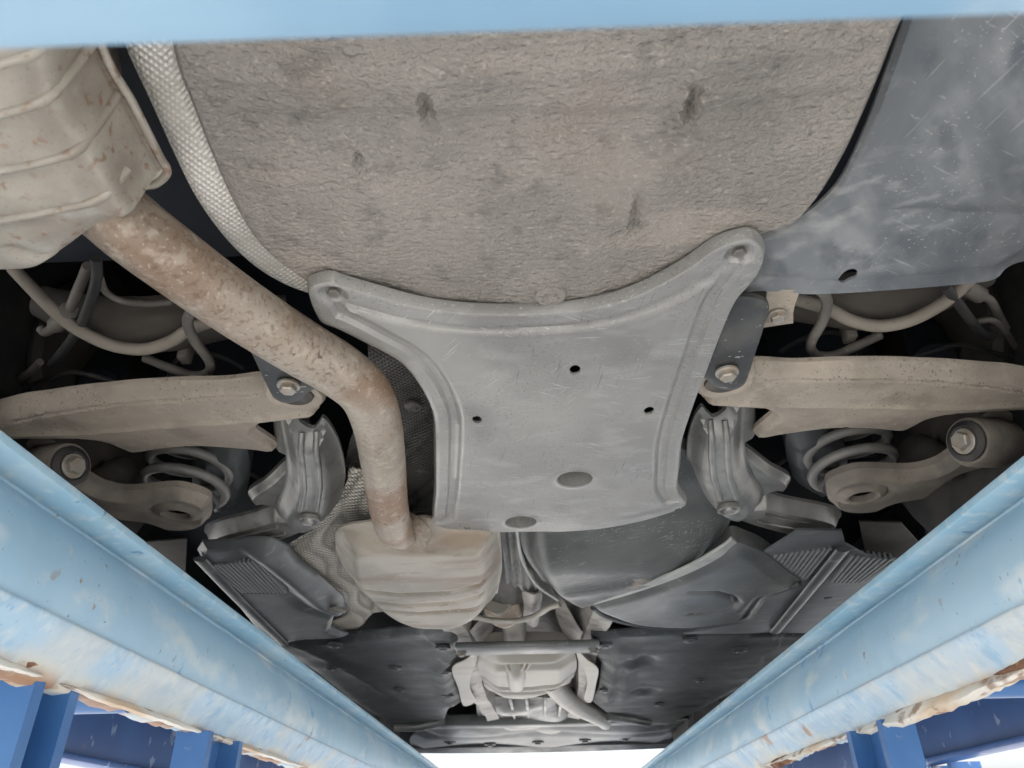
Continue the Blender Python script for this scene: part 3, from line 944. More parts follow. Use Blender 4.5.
# --- aluminium undertray under the rear subframe
TRAY = [(-0.1812,0.5455),(-0.1782,0.5309),(-0.1695,0.5227),(-0.1531,0.5193),(-0.1411,0.527),(-0.1093,0.5447),(-0.0831,0.5582),(-0.049,0.5694),(-0.0011,0.5767),(0.057,0.5765),(0.0952,0.5691),(0.1314,0.5513),(0.1675,0.5204),(0.1871,0.4962),(0.2022,0.4856),(0.2183,0.4814),(0.2308,0.4908),(0.2386,0.5079),(0.2392,0.5282),(0.2342,0.5493),(0.2277,0.5699),(0.2247,0.61),(0.2227,0.695),(0.2209,0.7599),(0.222,0.8616),(0.2309,0.9429),(0.2387,1.0111),(0.2612,1.0686),(0.2402,1.091),(0.1978,1.1253),(0.1394,1.1517),(0.0766,1.1652),(0.0356,1.1623),(-0.0459,1.1566),(-0.1319,1.1505),(-0.1148,0.974),(-0.0953,0.8074),(-0.0941,0.7509),(-0.1015,0.6974),(-0.1148,0.6564),(-0.1406,0.6252),(-0.1651,0.5976),(-0.179,0.5851),(-0.1818,0.5655)]
TRAY_C = [tuple(p) for p in catmull(TRAY, 5, True)]
TRAY_RIM_R = TRAY_C[40:138]
TRAY_RIM_L = TRAY_C[172:] + TRAY_C[:42]
TRAY_CUT = TRAY[27:35]
t_dish = [(0.0854,0.9598,1.44), (0.0057,1.1163,1.44)]
t_hole = [((0.0752,0.6787,1.44), .0060), ((-0.0392,0.7853,1.44), .0060), ((0.1668,0.7756,1.44), .0060), ((-0.0817,1.1362,1.44), .0045)]
t_bolt = [(-0.1555,0.5409,1.44), (0.214,0.504,1.44)]


def z_tray(x, y, d):
    xy = np.column_stack([x, y])
    ds = np.minimum(dist_poly(xy, TRAY_RIM_R, False), dist_poly(xy, TRAY_RIM_L, False))
    ds = ds + .10 * (1 - smoothstep(.004, .030, dist_poly(xy, TRAY_CUT, False))) * smoothstep(.012, .014, ds)
    z = 1.44 + np.interp(ds, [0, .003, .005, .019, .0225, .030, .0365, .040, 1], [.010, .0012, 0, .0003, .0050, .0052, .0004, 0, 0])
    z = z - .0015 * smoothstep(.05, .12, ds) + .0006 * np.sin(x * 31) * np.sin(y * 23)
    for b in t_bolt:
        r = np.hypot(x - b[0], y - b[1])
        z = z + .006 * (1 - smoothstep(.009, .015, r))
    for c in t_dish:
        r = np.hypot(x - c[0], y - c[1])
        z = z + .060 * (1 - smoothstep(.0228, .0250, r)) - .0015 * bell(r - .0275, .002)
    return z


tray = panel('undertray', TRAY, z_tray, .0045, 'tray', car, thick=.003, offs=(.003, .005, .010, .0145, .019, .0225, .026, .030, .0335, .0365, .040, .044), holes=[circle(c[0], c[1], r, 20, r * 1.5) for c, r in t_hole],
             rings=[(c[0], c[1], [.010, .019, .0225, .0232, .0242, .025, .0265, .0275, .029]) for c in t_dish] + [(b[0], b[1], [.006, .009, .011, .013, .015]) for b in t_bolt])
for b in t_bolt:
    bolt((b[0], b[1], 1.4475), (0, 0, -1), .0062, 'dull_bolt', tray)

# --- suspension, both sides (traced on the right-hand side and mirrored)
ARM = [(0.2438,0.8201),(0.2398,0.791),(0.2493,0.764),(0.2733,0.7478),(0.2927,0.7403),(0.3384,0.7449),(0.4044,0.7465),(0.4853,0.7531),(0.5714,0.7687),(0.6264,0.7829),(0.7129,0.8155),(0.7893,0.8617),(0.829,0.9233),(0.7706,0.9114),(0.6832,0.8738),(0.6458,0.8742),(0.5907,0.879),(0.5659,0.891),(0.5606,0.9159),(0.5553,0.9388),(0.5391,0.9468),(0.4988,0.9354),(0.4555,0.9299),(0.4246,0.9369),(0.384,0.9556),(0.3672,0.9671),(0.3514,0.9724),(0.3455,0.9595),(0.3458,0.9321),(0.3489,0.9061),(0.3505,0.8865),(0.3449,0.8699),(0.3335,0.8559),(0.3027,0.8463),(0.2652,0.839)]
ARM_C1 = [(0.221,0.7844),(0.2532,0.7632),(0.2938,0.7544),(0.4063,0.7607),(0.4879,0.7675),(0.5759,0.7861),(0.633,0.8033),(0.7997,0.8623)]
ARM_C2 = [(0.2243,0.8038),(0.3144,0.8188),(0.4424,0.8288),(0.5473,0.8399),(0.6519,0.8384),(0.8253,0.9013)]
PLATE = [(0.2254,0.573),(0.2594,0.5826),(0.2656,0.619),(0.2685,0.664),(0.272,0.7201),(0.2703,0.7373),(0.2606,0.7456),(0.2423,0.7401),(0.229,0.7241),(0.2157,0.7065),(0.2122,0.6572),(0.2174,0.6046)]
SUB = [(0.2522,0.8643),(0.2474,0.9055),(0.2515,0.9722),(0.2672,1.0582),(0.2994,1.1535),(0.3371,1.2211),(0.3752,1.2468),(0.4026,1.2302),(0.4129,1.1951),(0.4055,1.1523),(0.3822,1.103),(0.3578,1.0461),(0.336,0.9774),(0.3071,0.8517),(0.2949,0.8433),(0.2837,0.8452),(0.2866,0.8717),(0.2743,0.8902),(0.2627,0.8785)]
LUG = [(0.325,1.0331),(0.3412,1.0106),(0.3603,1.0285),(0.4007,1.0801),(0.4481,1.132),(0.4466,1.1803),(0.4313,1.1669),(0.418,1.1868),(0.3981,1.2025),(0.3596,1.1663)]
SUB_R1 = [(0.2686,0.8932),(0.2781,0.9504),(0.2958,1.0278),(0.3231,1.1119)]
SUB_R2 = [(0.2877,0.8887),(0.3008,0.9518),(0.3199,1.0293),(0.3479,1.1096)]
FORK = [(0.3733,1.2637),(0.3914,1.2108),(0.4178,1.1996),(0.4351,1.2007),(0.4724,1.2249),(0.5462,1.2615),(0.5864,1.2972),(0.5904,1.342),(0.5662,1.3713),(0.5346,1.3797),(0.467,1.3384)]
LINK = [(0.4617,1.0357),(0.4594,1.0106),(0.476,0.9877),(0.4984,0.9792),(0.5645,0.9867),(0.5932,0.9688),(0.605,0.932),(0.6378,0.9249),(0.6551,0.9599),(0.6336,0.9812),(0.6252,1.0249),(0.6191,1.0645),(0.5824,1.0849),(0.5635,1.1153),(0.525,1.1209),(0.4879,1.0982)]
l_hole = (0.5144,1.0438,1.44)
BRK = [(0.4178,0.999),(0.4329,1.0853),(0.483,1.1984),(0.5459,1.2462),(0.551,1.1496),(0.4911,1.0197)]
FLAP = [(0.6046,1.2768),(0.6827,1.2871),(0.7605,1.3958),(0.7568,1.5008),(0.6854,1.4649)]

for m in (-1, 1):
    C1, C2 = ARM_C1, ARM_C2

    def z_arm(x, y, d):
        xx = x * m
        c1, c2 = yline(C1, xx), yline(C2, xx)
        z = 1.464 + .60 * np.maximum(c1 - y, 0) + .0045 * bell(y - c1, .0016)
        z = z + .006 * smoothstep(-.004, .006, y - c2) + .18 * np.maximum(y - c2, 0)
        z = z - .003 * bell(y - c2 + .006, .005)
        z = z + .5 * np.maximum(.335 - xx, 0) * smoothstep(0, .012, y - c2)
        z = z + .012 * (1 - smoothstep(0, .013, d)) ** 1.8
        return z
    xs = np.arange(.15, .80, .006)
    arm_rows = [(m * q, yline(C, q) + o) for C in (C1, C2) for o in (-.012, -.008, -.004, -.0025, -.0012, 0, .0012, .0025, .004, .008) for q in xs]
    arm = panel('control_arm', mir(ARM, m), z_arm, .0055, 'arm', car, thick=.006, extra=arm_rows, offs=(.002, .0045, .0075, .011))
    pl = panel('link_plate', mir(PLATE, m), lambda x, y, d: 1.445 + .003 * (1 - smoothstep(0, .004, d)), .007, 'plate', car, thick=.005)
    pb = mir([(0.2432,0.6972,1.442)], m)[0]
    bolt(pb, (0, 0, -1), .0095, 'zinc', pl)
    lathe('bush_eye', mir([(0.2515,0.7438,1.462)], m)[0], (0, 0, 1), [(-.004, .020), (-.008, .026), (-.007, .032), (-.002, .0355), (.006, .037), (.04, .037)], 'arm', arm, 36)
    lathe('bush', mir([(0.2496,0.7373,1.458)], m)[0], (0, 0, 1), [(-.006, .012), (-.006, .021), (.0, .023), (.02, .023)], 'dusty_rubber', arm, 24)

    def z_sub(x, y, d):
        xy = np.column_stack([x, y])
        z = 1.468 + .026 * (1 - smoothstep(0, .034, d)) ** 1.6
        for Lr in (SUB_R1, SUB_R2):
            z = z - .002 * bell(dist_poly(xy, mir(Lr, m), False), .010)
        b = mir([(0.3447,1.1507,1.465)], m)[0]
        r = np.hypot(x - b[0], y - b[1])
        z = z * smoothstep(.010, .024, r) + 1.462 * (1 - smoothstep(.010, .024, r))
        return z
    b = mir([(0.3426,1.1433,1.462)], m)[0]
    sub = panel('subframe_bracket', mir(SUB, m), z_sub, .0052, 'cast', car, thick=.006, offs=(.003, .007, .012, .018, .024, .030), rings=[(b[0], b[1], [.006, .010, .014, .018])])
    lathe('bush_cap', (b[0], b[1], b[2]), (0, 0, -1), [(-.004, .019), (.003, .019), (.004, .0165), (.000, .014), (.000, .010), (.005, .008), (.006, .003)], 'cast', sub, 28)
    for Lr in (SUB_R1, SUB_R2):
        rq = [tuple(q) for q in resample(mir(Lr, m), .01, False)]
        zq = z_sub(np.array([q[0] for q in rq]), np.array([q[1] for q in rq]), dist_poly(np.array(rq), catmull(mir(SUB, m), 5, True)))
        tube('rib', [(q[0], q[1], z + .001) for q, z in zip(rq, zq)], .0048, 'cast', sub, 12, 3)
    panel('side_lug', mir(LUG, m), lambda x, y, d: 1.497 + .012 * (1 - smoothstep(0, .010, d)), .007, 'cast', sub, thick=.008, offs=(.003, .006, .010))
    fk = panel('subframe_arm', mir(FORK, m), lambda x, y, d: 1.487 + .024 * (1 - smoothstep(0, .020, d)) ** 1.3, .007, 'cast', car, thick=.006, offs=(.004, .010, .016, .022))
    for o2 in ([(0.42,1.2593,1.485),(0.48,1.2977,1.487),(0.5399,1.3302,1.494)], [(0.4242,1.2271,1.485),(0.4786,1.2611,1.486),(0.5319,1.2894,1.49)]):
        tube('rib', mir(o2, m), .0032, 'cast', fk, 8, 6)
    # upright tube between the arm pivot and the bracket
    tube('subframe_beam', mir([(0.3313,0.9811,1.52),(0.3235,0.9446,1.53),(0.317,0.9132,1.54),(0.3064,0.8631,1.55)], m), .026, 'cast', car, 14, 5)

    # spring and its link
    def z_link(x, y, d):
        z = 1.436 + .016 * (1 - smoothstep(0, .012, d))
        r = np.hypot(x - m * l_hole[0], (y - l_hole[1]))
        z = z + .004 * bell(r - .037, .004)
        z = z - .003 * bell(r - .024, .004)
        return z
    lk = panel('spring_link', mir(LINK, m), z_link, .0045, 'link', car, thick=.010, offs=(.003, .006, .009, .012), holes=[circle(m * l_hole[0], l_hole[1], .0195, 24)], rings=[])
    sc = (m * l_hole[0], l_hole[1] + .006, 1.47)
    lathe('spring_seat', (sc[0], sc[1], sc[2] - .012), (0, 0, 1), [(0, .030), (.0, .050), (.004, .054), (.010, .054), (.012, .048), (.014, .040)], 'rubber', lk, 32)
    hp = []
    for k in range(240):
        a = k / 240 * 2 * math.pi * 5.0 + 2.2
        hp.append((sc[0] + m * .060 * math.cos(a), sc[1] + .060 * math.sin(a), sc[2] + .006 + .16 * k / 240))
    tube('coil_spring', hp, .0078, 'coil', car, 10, 1, False)
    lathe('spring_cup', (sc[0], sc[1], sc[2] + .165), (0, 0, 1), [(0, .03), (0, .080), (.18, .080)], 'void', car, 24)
    panel('bracket', mir(BRK, m), lambda x, y, d: 1.51 + .02 * (1 - smoothstep(0, .02, d)), .012, 'black', car, thick=.05)
    # outer joint: bush housing, rubber and bolt
    jp = Vector(mir([(0.5894,0.888,1.445)], m)[0])
    ja = Vector((.90 * m, .36, .12)).normalized()
    jh = lathe('joint_housing', jp + ja * .010, ja, [(0, .026), (.0, .031), (.006, .034), (.050, .034), (.056, .030), (.085, .030), (.090, .02)], 'link', car, 30)
    lathe('bush', jp, ja, [(.006, .014), (.002, .020), (.006, .027), (.016, .027)], 'rubber', jh, 28)
    bolt(jp + ja * .004, -ja, .0125, 'zinc', jh)
    tube('knuckle', mir([(0.6668,0.9259,1.47),(0.7565,0.9696,1.5),(0.8996,1.0361,1.54),(1.1125,1.139,1.58)], m), [.036, .045, .05, .06], 'link', car, 16, 6)
    tube('knuckle', mir([(0.6246,1.0644,1.52),(0.6287,1.0522,1.5),(0.6459,1.0467,1.49),(0.7138,1.0715,1.5)], m), [.03, .034, .03, .03], 'housing', car, 16, 6)
    panel('side_flap', mir(FLAP, m), lambda x, y, d: 1.485 + 0 * x, .02, 'housing', car, thick=.003, curve=False)
    # bars in the wheel arch
    tube('drive_shaft', mir([(0.287,0.764,1.6),(0.3684,0.7512,1.58),(0.4254,0.7435,1.57),(0.4747,0.7441,1.57),(0.531,0.7298,1.575),(0.5839,0.7165,1.59)], m), [.02, .028, .036, .036, .028, .02], 'housing', car, 20, 6)
    tube('stabiliser_bar', mir([(0.3029,0.6762,1.535),(0.3725,0.7031,1.53),(0.4065,0.7215,1.525),(0.4406,0.7285,1.52),(0.4724,0.7203,1.52),(0.4978,0.7032,1.525),(0.5191,0.6856,1.535),(0.5385,0.6641,1.55),(0.5913,0.6665,1.6)], m), .0076, 'bar', car, 14, 8)
    tube('brake_line', mir([(0.3164,0.6138,1.5),(0.339,0.6331,1.5),(0.3522,0.6544,1.5),(0.3611,0.6962,1.505),(0.3646,0.7452,1.51),(0.3802,0.7769,1.515),(0.4054,0.7901,1.52),(0.4296,0.781,1.525),(0.4664,0.776,1.54)], m), .0060, 'hose', car, 12, 8)
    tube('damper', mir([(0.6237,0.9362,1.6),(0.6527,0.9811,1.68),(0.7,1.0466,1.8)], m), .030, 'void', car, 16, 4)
    lathe('brake_disc', (m * .655, .98, ZT + .33), (m, 0, 0), [(0, .05), (0, .15), (.012, .155), (.024, .15), (.03, .05)], 'housing', car, 36)

# bracket with a nut beside the undertray
bk = panel('hanger_bracket', [(0.2653,0.5907),(0.2975,0.5924),(0.2994,0.5988),(0.3,0.6151),(0.3028,0.6321),(0.3099,0.6536),(0.279,0.6574),(0.2698,0.6373),(0.2679,0.6252),(0.2697,0.6119)],
           lambda x, y, d: 1.47 + .02 * smoothstep(.615, .60, y) * 0 + .004 * bell(y - .652, .006), .006, 'arm', car, thick=.004, curve=False)
bolt((0.2853,0.6303,1.468), (0, 0, -1), .0075, 'zinc', bk, 'nut')

# hoses and sensor leads in the wheel arches
tube('brake_hose', [(-0.4238,0.5762,1.53),(-0.4365,0.6028,1.53),(-0.4648,0.6445,1.53),(-0.5141,0.7059,1.535),(-0.5637,0.7573,1.54),(-0.6027,0.7978,1.55)], .0058, 'rubber', car, 12, 8)
h1 = tube('sensor_lead', [(-0.4517,0.6047,1.545),(-0.4771,0.6357,1.545),(-0.5106,0.6761,1.545),(-0.5422,0.7086,1.55),(-0.5759,0.7343,1.555),(-0.5839,0.7323,1.56)], .0058, 'hose', car, 12, 8)
tube('connector', [(-0.5118,0.6773,1.543),(-0.528,0.6946,1.545),(-0.5482,0.7116,1.548)], .0105, 'hose', h1, 10, 3)
tube('sensor_lead', [(-0.6156,0.7923,1.55),(-0.6424,0.815,1.55),(-0.6706,0.8363,1.555)], .005, 'hose', car, 10, 6)
tube('sensor_lead', [(-0.4618,0.6422,1.56),(-0.4675,0.6672,1.56),(-0.457,0.6847,1.56),(-0.4289,0.692,1.56),(-0.4026,0.6958,1.565)], .0042, 'hose', car, 10, 8)
tube('brake_hose', [(0.4955,0.6694,1.53),(0.5229,0.6997,1.53),(0.5647,0.7473,1.535),(0.5985,0.7831,1.54),(0.6207,0.8005,1.55)], .0058, 'rubber', car, 12, 8)
h2 = tube('sensor_lead', [(0.5371,0.694,1.55),(0.5596,0.7118,1.55),(0.5799,0.7243,1.55),(0.606,0.7557,1.555),(0.6406,0.7979,1.56)], .005, 'hose', car, 12, 8)
tube('connector', [(0.5338,0.6933,1.548),(0.5478,0.7031,1.548),(0.561,0.7113,1.548)], .0105, 'hose', h2, 10, 3)
tube('sensor_lead', [(0.5849,0.7686,1.55),(0.603,0.7654,1.55),(0.6348,0.795,1.555),(0.6771,0.8427,1.56)], .0042, 'hose', car, 10, 8)

for m in (-1, 1):
    tube('sensor_lead', mir([(0.5144,0.8248,1.53),(0.5467,0.8182,1.54),(0.5888,0.8189,1.55),(0.6368,0.8377,1.55),(0.6877,0.8596,1.55)], m), .0035, 'rubber', car, 8, 8)
    tube('sensor_lead', mir([(0.3564,0.8223,1.55),(0.3813,0.8105,1.56),(0.422,0.8087,1.57),(0.4549,0.8286,1.57),(0.4887,0.8785,1.57)], m), .0032, 'rubber', car, 8, 8)
    tube('hand_brake_cable', mir([(0.4412,1.2099,1.56),(0.4774,1.1417,1.56),(0.5548,1.1244,1.56),(0.6501,1.1437,1.55),(0.7602,1.2287,1.54)], m), .0055, 'rubber', car, 10, 8)
    box('cable_clip', mir([(0.423,0.7688,1.535)], m)[0], tuple(q + w for q, w in zip(mir([(0.423,0.7688,1.535)], m)[0], (.014, .02, .03))), 'hose', car, .003)
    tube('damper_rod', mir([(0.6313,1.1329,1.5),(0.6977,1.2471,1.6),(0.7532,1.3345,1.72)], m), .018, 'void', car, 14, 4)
for p in [(-0.1382,0.8953,1.527),(-0.1542,1.1023,1.527),(-0.1802,1.0217,1.527)]:
    lathe('shield_washer', p, (0, 0, -1), [(-.002, .012), (.002, .012), (.003, .008), (.006, .005)], 'dull_bolt', car, 14)

# --- shields and silencer ahead of the axle, left of the tunnel
panel('tunnel_shield', [(-0.1614,0.718),(-0.0825,0.743),(0.0655,0.7953),(0.0866,1.8855),(-0.214,1.8606),(-0.3492,1.5453),(-0.3084,1.2228),(-0.2495,0.9967),(-0.1932,0.8808)],
      lambda x, y, d: 1.53 + .006 * np.sin(x * 30 + y * 20), .02, 'dark_shield', car, thick=.003)
SHL = [(-0.2505,1.0359),(-0.2729,1.0874),(-0.3198,1.1807),(-0.357,1.2387),(-0.405,1.2957),(-0.4511,1.3576),(-0.4448,1.4166),(-0.43,1.5621),(-0.4209,1.66),(-0.4252,1.7588),(-0.4484,1.8286),(-0.4837,1.8729),(-0.5028,1.9411),(-0.4743,1.9751),(-0.4408,1.9781),(-0.4,1.8803),(-0.3428,1.8011),(-0.2844,1.6952),(-0.2053,1.2114),(-0.2005,1.0843)]
S_V = [(-0.2443,1.0078),(-0.3081,1.2043),(-0.3618,1.3529),(-0.3677,1.505),(-0.3741,1.8633)]
panel('heat_shield', SHL, lambda x, y, d: 1.483 + .004 * (1 - smoothstep(0, .01, d)) + .30 * np.maximum(.045 - dist_poly(np.column_stack([x, y]), S_V, False), 0) + .003 * np.sin(y * 30 + x * 17), .008, 'coarse_shield', car, thick=.002)

CM = [(-0.3152,1.2154),(-0.2983,1.1584),(-0.277,1.137),(-0.2336,1.1222),(-0.187,1.1211),(-0.1473,1.1108),(-0.1052,1.1313),(-0.0513,1.1395),(-0.033,1.1589),(-0.0318,1.2363),(-0.0352,1.3452),(-0.0504,1.4979),(-0.0822,1.6152),(-0.1448,1.6845),(-0.2189,1.6866),(-0.2701,1.6565),(-0.3074,1.5724),(-0.3275,1.4213),(-0.3285,1.3169)]
cg = [[(-0.3243,1.344),(-0.23,1.3888),(-0.1348,1.3838),(-0.0281,1.3083)], [(-0.3303,1.4132),(-0.2321,1.4619),(-0.132,1.4495),(-0.0307,1.3672)], [(-0.324,1.4754),(-0.2107,1.5212),(-0.1069,1.5006),(-0.0334,1.4306)]]


def z_cm(x, y, d):
    z = 1.448 - .042 * smoothstep(.0, .045, d) ** .7
    for k, L in enumerate(cg):
        z = z + (.008 if k == 0 else .005) * bell(y - yline(L, x), .008) * smoothstep(.01, .05, d)
    return z


cm_rows = [(q, yline(L, q) + o) for L in cg for o in (-.013, -.009, -.005, -.0025, 0, .0025, .005, .009, .013) for q in np.arange(-.36, -.03, .007)]
cm = panel('middle_silencer', CM, z_cm, .0065, 'center_muffler', car, thick=.004, offs=(.003, .007, .012, .018, .025), extra=cm_rows)
tube('seam', [(-0.0421,1.2058,1.455),(-0.0394,1.2511,1.45),(-0.04,1.3714,1.452),(-0.0571,1.5483,1.455)], .004, 'muffler', cm, 8, 6)
lathe('pipe_collar', (-0.171,1.1398,1.437), (.55, .15, .75), [(-.008, .030), (-.006, .034), (.012, .034), (.014, .030)], 'pipe', cm, 28)
box('silencer_top', (-.30, 1.26, 1.452), (-.10, 1.52, 1.50), 'center_muffler', cm, .03)

# --- fuel tank on the right, its strap and cover
TANK = [(0.0013,1.0556),(-0.001,1.1908),(0.0042,1.3287),(0.0309,1.4833),(0.0727,1.5855),(0.1338,1.6209),(0.2137,1.532),(0.3196,1.3926),(0.3621,1.2958),(0.3692,1.2076),(0.3419,1.0979),(0.254,0.9992),(0.1255,1.0264)]


def z_tank(x, y, d):
    z = 1.500 - .020 * smoothstep(0, .05, d) - .055 * smoothstep(1.12, 1.36, y) * (.55 + .45 * smoothstep(0, .05, d))
    z = z - .004 * bell((x - .22) * .5 + (y - 1.42), .03)
    return z + .002 * np.sin(x * 21 + y * 13)


tank = panel('fuel_tank', TANK, z_tank, .010, 'tank', car, thick=.02, offs=(.006, .012, .02, .03, .04, .05))
ts = catmull([(-0.0032,1.151,1.447),(0.0026,1.3197,1.447),(0.0288,1.4799,1.447),(0.0727,1.5899,1.447)], 8)
tube('tank_rim', ts, .0032, 'strap', tank, 8, 1, False)
sl = catmull([(0.1382,1.5642,1.432),(0.2048,1.4636,1.424),(0.2659,1.3722,1.42),(0.3089,1.3004,1.42),(0.3391,1.2457,1.424),(0.3652,1.2279,1.44)], 8)
V, F = [], []
for i, p in enumerate(sl):
    t = sl[min(i + 1, len(sl) - 1)] - sl[max(i - 1, 0)]
    nn = np.array([-t[1], t[0], 0]) / np.hypot(t[0], t[1]) * .013
    for q in (p - nn, p - nn * .9 + (0, 0, -.002), p + nn * .9 + (0, 0, -.002), p + nn, p + nn + (0, 0, .003), p - nn + (0, 0, .003)):
        V.append(q)
for i in range(len(sl) - 1):
    for k in range(6):
        F.append((i * 6 + k, i * 6 + (k + 1) % 6, i * 6 + 6 + (k + 1) % 6, i * 6 + 6 + k))
F += [tuple(range(6)), tuple(len(V) - 6 + k for k in range(6))]
add('tank_strap', V, F, 'strap', tank)
COVER = [(0.139,1.6369),(0.2158,1.5533),(0.2831,1.4702),(0.3291,1.3933),(0.361,1.3169),(0.3734,1.2659),(0.4047,1.2885),(0.4479,1.3341),(0.5108,1.4312),(0.5611,1.5118),(0.5501,1.552),(0.5129,1.5919),(0.5116,1.6921),(0.5107,1.7857),(0.4511,1.8261),(0.3835,1.8484),(0.2721,1.8196),(0.2,1.7499)]
CV_G = [(0.3422,1.5284),(0.394,1.5325),(0.4391,1.5714),(0.4596,1.6173),(0.4539,1.6711),(0.4042,1.6994),(0.3702,1.6965)]


def z_cov(x, y, d):
    xy = np.column_stack([x, y])
    z = 1.450 - .012 * smoothstep(0, .03, d)
    return z + .010 * bell(dist_poly(xy, CV_G, False), .006)


panel('tank_cover', COVER, z_cov, .009, 'cover', car, thick=.03)
tube('cover_lip', [(0.1501,1.647,1.446),(0.1834,1.7167,1.444),(0.2593,1.7945,1.444),(0.3778,1.8331,1.444),(0.5036,1.7796,1.444),(0.5093,1.6779,1.444),(0.5104,1.5782,1.444),(0.5583,1.5052,1.446)], .007, 'black', car, 8, 6)
box('tank_clip', (.245, 1.66, 1.443), (.33, 1.70, 1.452), 'cover', car, .004)

# --- louvred side panels
RP = [(0.4433,1.3287),(0.4679,1.2484),(0.4735,1.2202),(0.5509,1.2303),(0.5839,1.3071),(0.6443,1.3655),(0.7085,1.393),(0.7773,1.4097),(0.8114,1.5586),(0.8226,1.9762),(0.6898,1.9537),(0.393,1.9369),(0.5238,1.8311),(0.5226,1.7086),(0.5213,1.6069),(0.5655,1.5254)]
RIB = [(0.582,1.3175),(0.6201,1.9269)]


def z_rp(x, y, d):
    xy = np.column_stack([x, y])
    z = 1.452 + 0 * x
    return z + .004 * bell(dist_poly(xy, RIB, False), .03)


TRI = [(0.4638,1.3521),(0.5673,1.3217),(0.5779,1.513)]
QUAD = [(0.6161,1.369),(0.7039,1.3955),(0.6944,1.5356),(0.6277,1.5304)]
rp = panel('floor_side_panel', RP, z_rp, .010, 'side_panel', car, thick=.004, curve=False, holes=[circle(*(0.6592,1.6407,1.452)[:2], .0095, 16), resample(TRI, .01), resample(QUAD, .01)])
tube('rib', [(*RIB[0], 1.45), lerp((*RIB[0], 1.45), (*RIB[1], 1.45), .5), (*RIB[1], 1.45)], .013, 'side_panel', rp, 10, 4, squash=.45)


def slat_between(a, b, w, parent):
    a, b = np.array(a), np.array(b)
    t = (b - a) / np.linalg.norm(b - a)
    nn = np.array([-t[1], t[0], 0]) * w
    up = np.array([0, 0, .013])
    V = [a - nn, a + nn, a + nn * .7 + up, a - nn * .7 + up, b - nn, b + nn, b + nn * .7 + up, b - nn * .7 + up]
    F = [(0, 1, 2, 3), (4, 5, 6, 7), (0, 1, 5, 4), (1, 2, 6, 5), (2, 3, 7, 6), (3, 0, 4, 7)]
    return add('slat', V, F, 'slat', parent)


A, B, C_ = (0.4591,1.343,1.449), (0.5656,1.3078,1.449), (0.5763,1.5097,1.449)
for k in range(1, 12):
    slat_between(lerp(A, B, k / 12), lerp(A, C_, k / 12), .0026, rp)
A, B, C_, D_ = (0.6083,1.3541,1.449), (0.7001,1.3834,1.449), (0.6237,1.5202,1.449), (0.6921,1.5256,1.449)
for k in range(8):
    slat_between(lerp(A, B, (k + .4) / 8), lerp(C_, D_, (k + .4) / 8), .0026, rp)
LP = [(-0.5803,1.2746),(-0.5555,1.2345),(-0.4387,1.2379),(-0.4196,1.2865),(-0.4206,1.3542),(-0.4041,1.4755),(-0.3925,1.592),(-0.3978,1.6634),(-0.4468,1.7457),(-0.4762,1.8374),(-0.4488,1.9114),(-0.558,1.9225),(-0.6302,1.9594),(-0.6636,1.902),(-0.5989,1.3643)]
LQ = [(-0.5819,1.3302),(-0.4762,1.3098),(-0.4834,1.5178),(-0.5827,1.5097)]
L_R1 = [(-0.4639,1.2832),(-0.4506,1.4256),(-0.4385,1.6115),(-0.4154,1.6619)]
L_R2 = [(-0.5774,1.2856),(-0.5975,1.5522),(-0.6188,1.9384)]


def z_lp(x, y, d):
    xy = np.column_stack([x, y])
    z = 1.452 + .012 * (1 - smoothstep(.0, .012, d))
    z = z - .010 * bell(dist_poly(xy, L_R1, False), .018) + .006 * bell(dist_poly(xy, L_R1, False) - .04, .014)
    return z


lp = panel('floor_side_panel', LP, z_lp, .010, 'side_panel', car, thick=.004, curve=False, holes=[resample(LQ, .01)])
tube('rib', [(*q, 1.45) for q in L_R2], .012, 'side_panel', lp, 10, 4, squash=.45)
A, B, C_, D_ = (-0.5761,1.3215,1.449), (-0.4746,1.301,1.449), (-0.5754,1.4964,1.449), (-0.481,1.5041,1.449)
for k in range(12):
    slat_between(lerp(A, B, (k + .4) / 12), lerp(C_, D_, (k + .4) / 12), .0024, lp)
ls = (-0.4019,1.6099,1.44)
lathe('fastener', (ls[0], ls[1], 1.445), (0, 0, -1), [(0, .018), (.006, .018), (.008, .010), (.009, .004)], 'dull_bolt', lp, 18)

# --- big flat floor panels
FL = [(-0.6681,1.9146),(-0.5798,1.9444),(-0.4617,1.9339),(-0.3134,1.8849),(-0.1861,1.8564),(-0.1792,1.9603),(-0.1852,2.1345),(-0.2278,2.3051),(-0.2513,2.6269),(-0.2505,2.9513),(-0.3293,3.1319),(-0.3971,3.5155),(-0.6183,3.6128),(-0.6396,3.1949)]
FR = [(0.1629,1.9493),(0.2847,1.9293),(0.4116,1.9409),(0.6973,1.9774),(0.8317,2.0002),(0.7701,2.4386),(0.6714,3.2604),(0.5675,3.683),(0.4763,3.6701),(0.3372,3.4947),(0.2232,2.9868),(0.2322,2.7192),(0.2177,2.3513),(0.1777,2.1702)]
fo = [(0.3214,2.2633,1.455), (0.3988,2.7768,1.455)]
fr_r = [[(0.2542,2.0918),(0.2782,2.9272)], [(0.2893,2.1192),(0.3297,2.9334)]]
fl_r = [[(-0.2688,2.3009),(-0.3065,2.99)], [(-0.5858,1.9659),(-0.5386,2.2729),(-0.4692,2.8374)]]


def z_fr(x, y, d):
    xy = np.column_stack([x, y])
    z = 1.455 + .012 * (1 - smoothstep(0, .02, d)) + .004 * np.sin(x * 9) * np.sin(y * 6)
    for c in fo:
        z = z + .014 * (1 - smoothstep(.7, 1.0, np.hypot((x - c[0]) / .045, (y - c[1]) / .075)))
    for L in fr_r:
        z = z - .012 * bell(dist_poly(xy, L, False), .014)
    return z


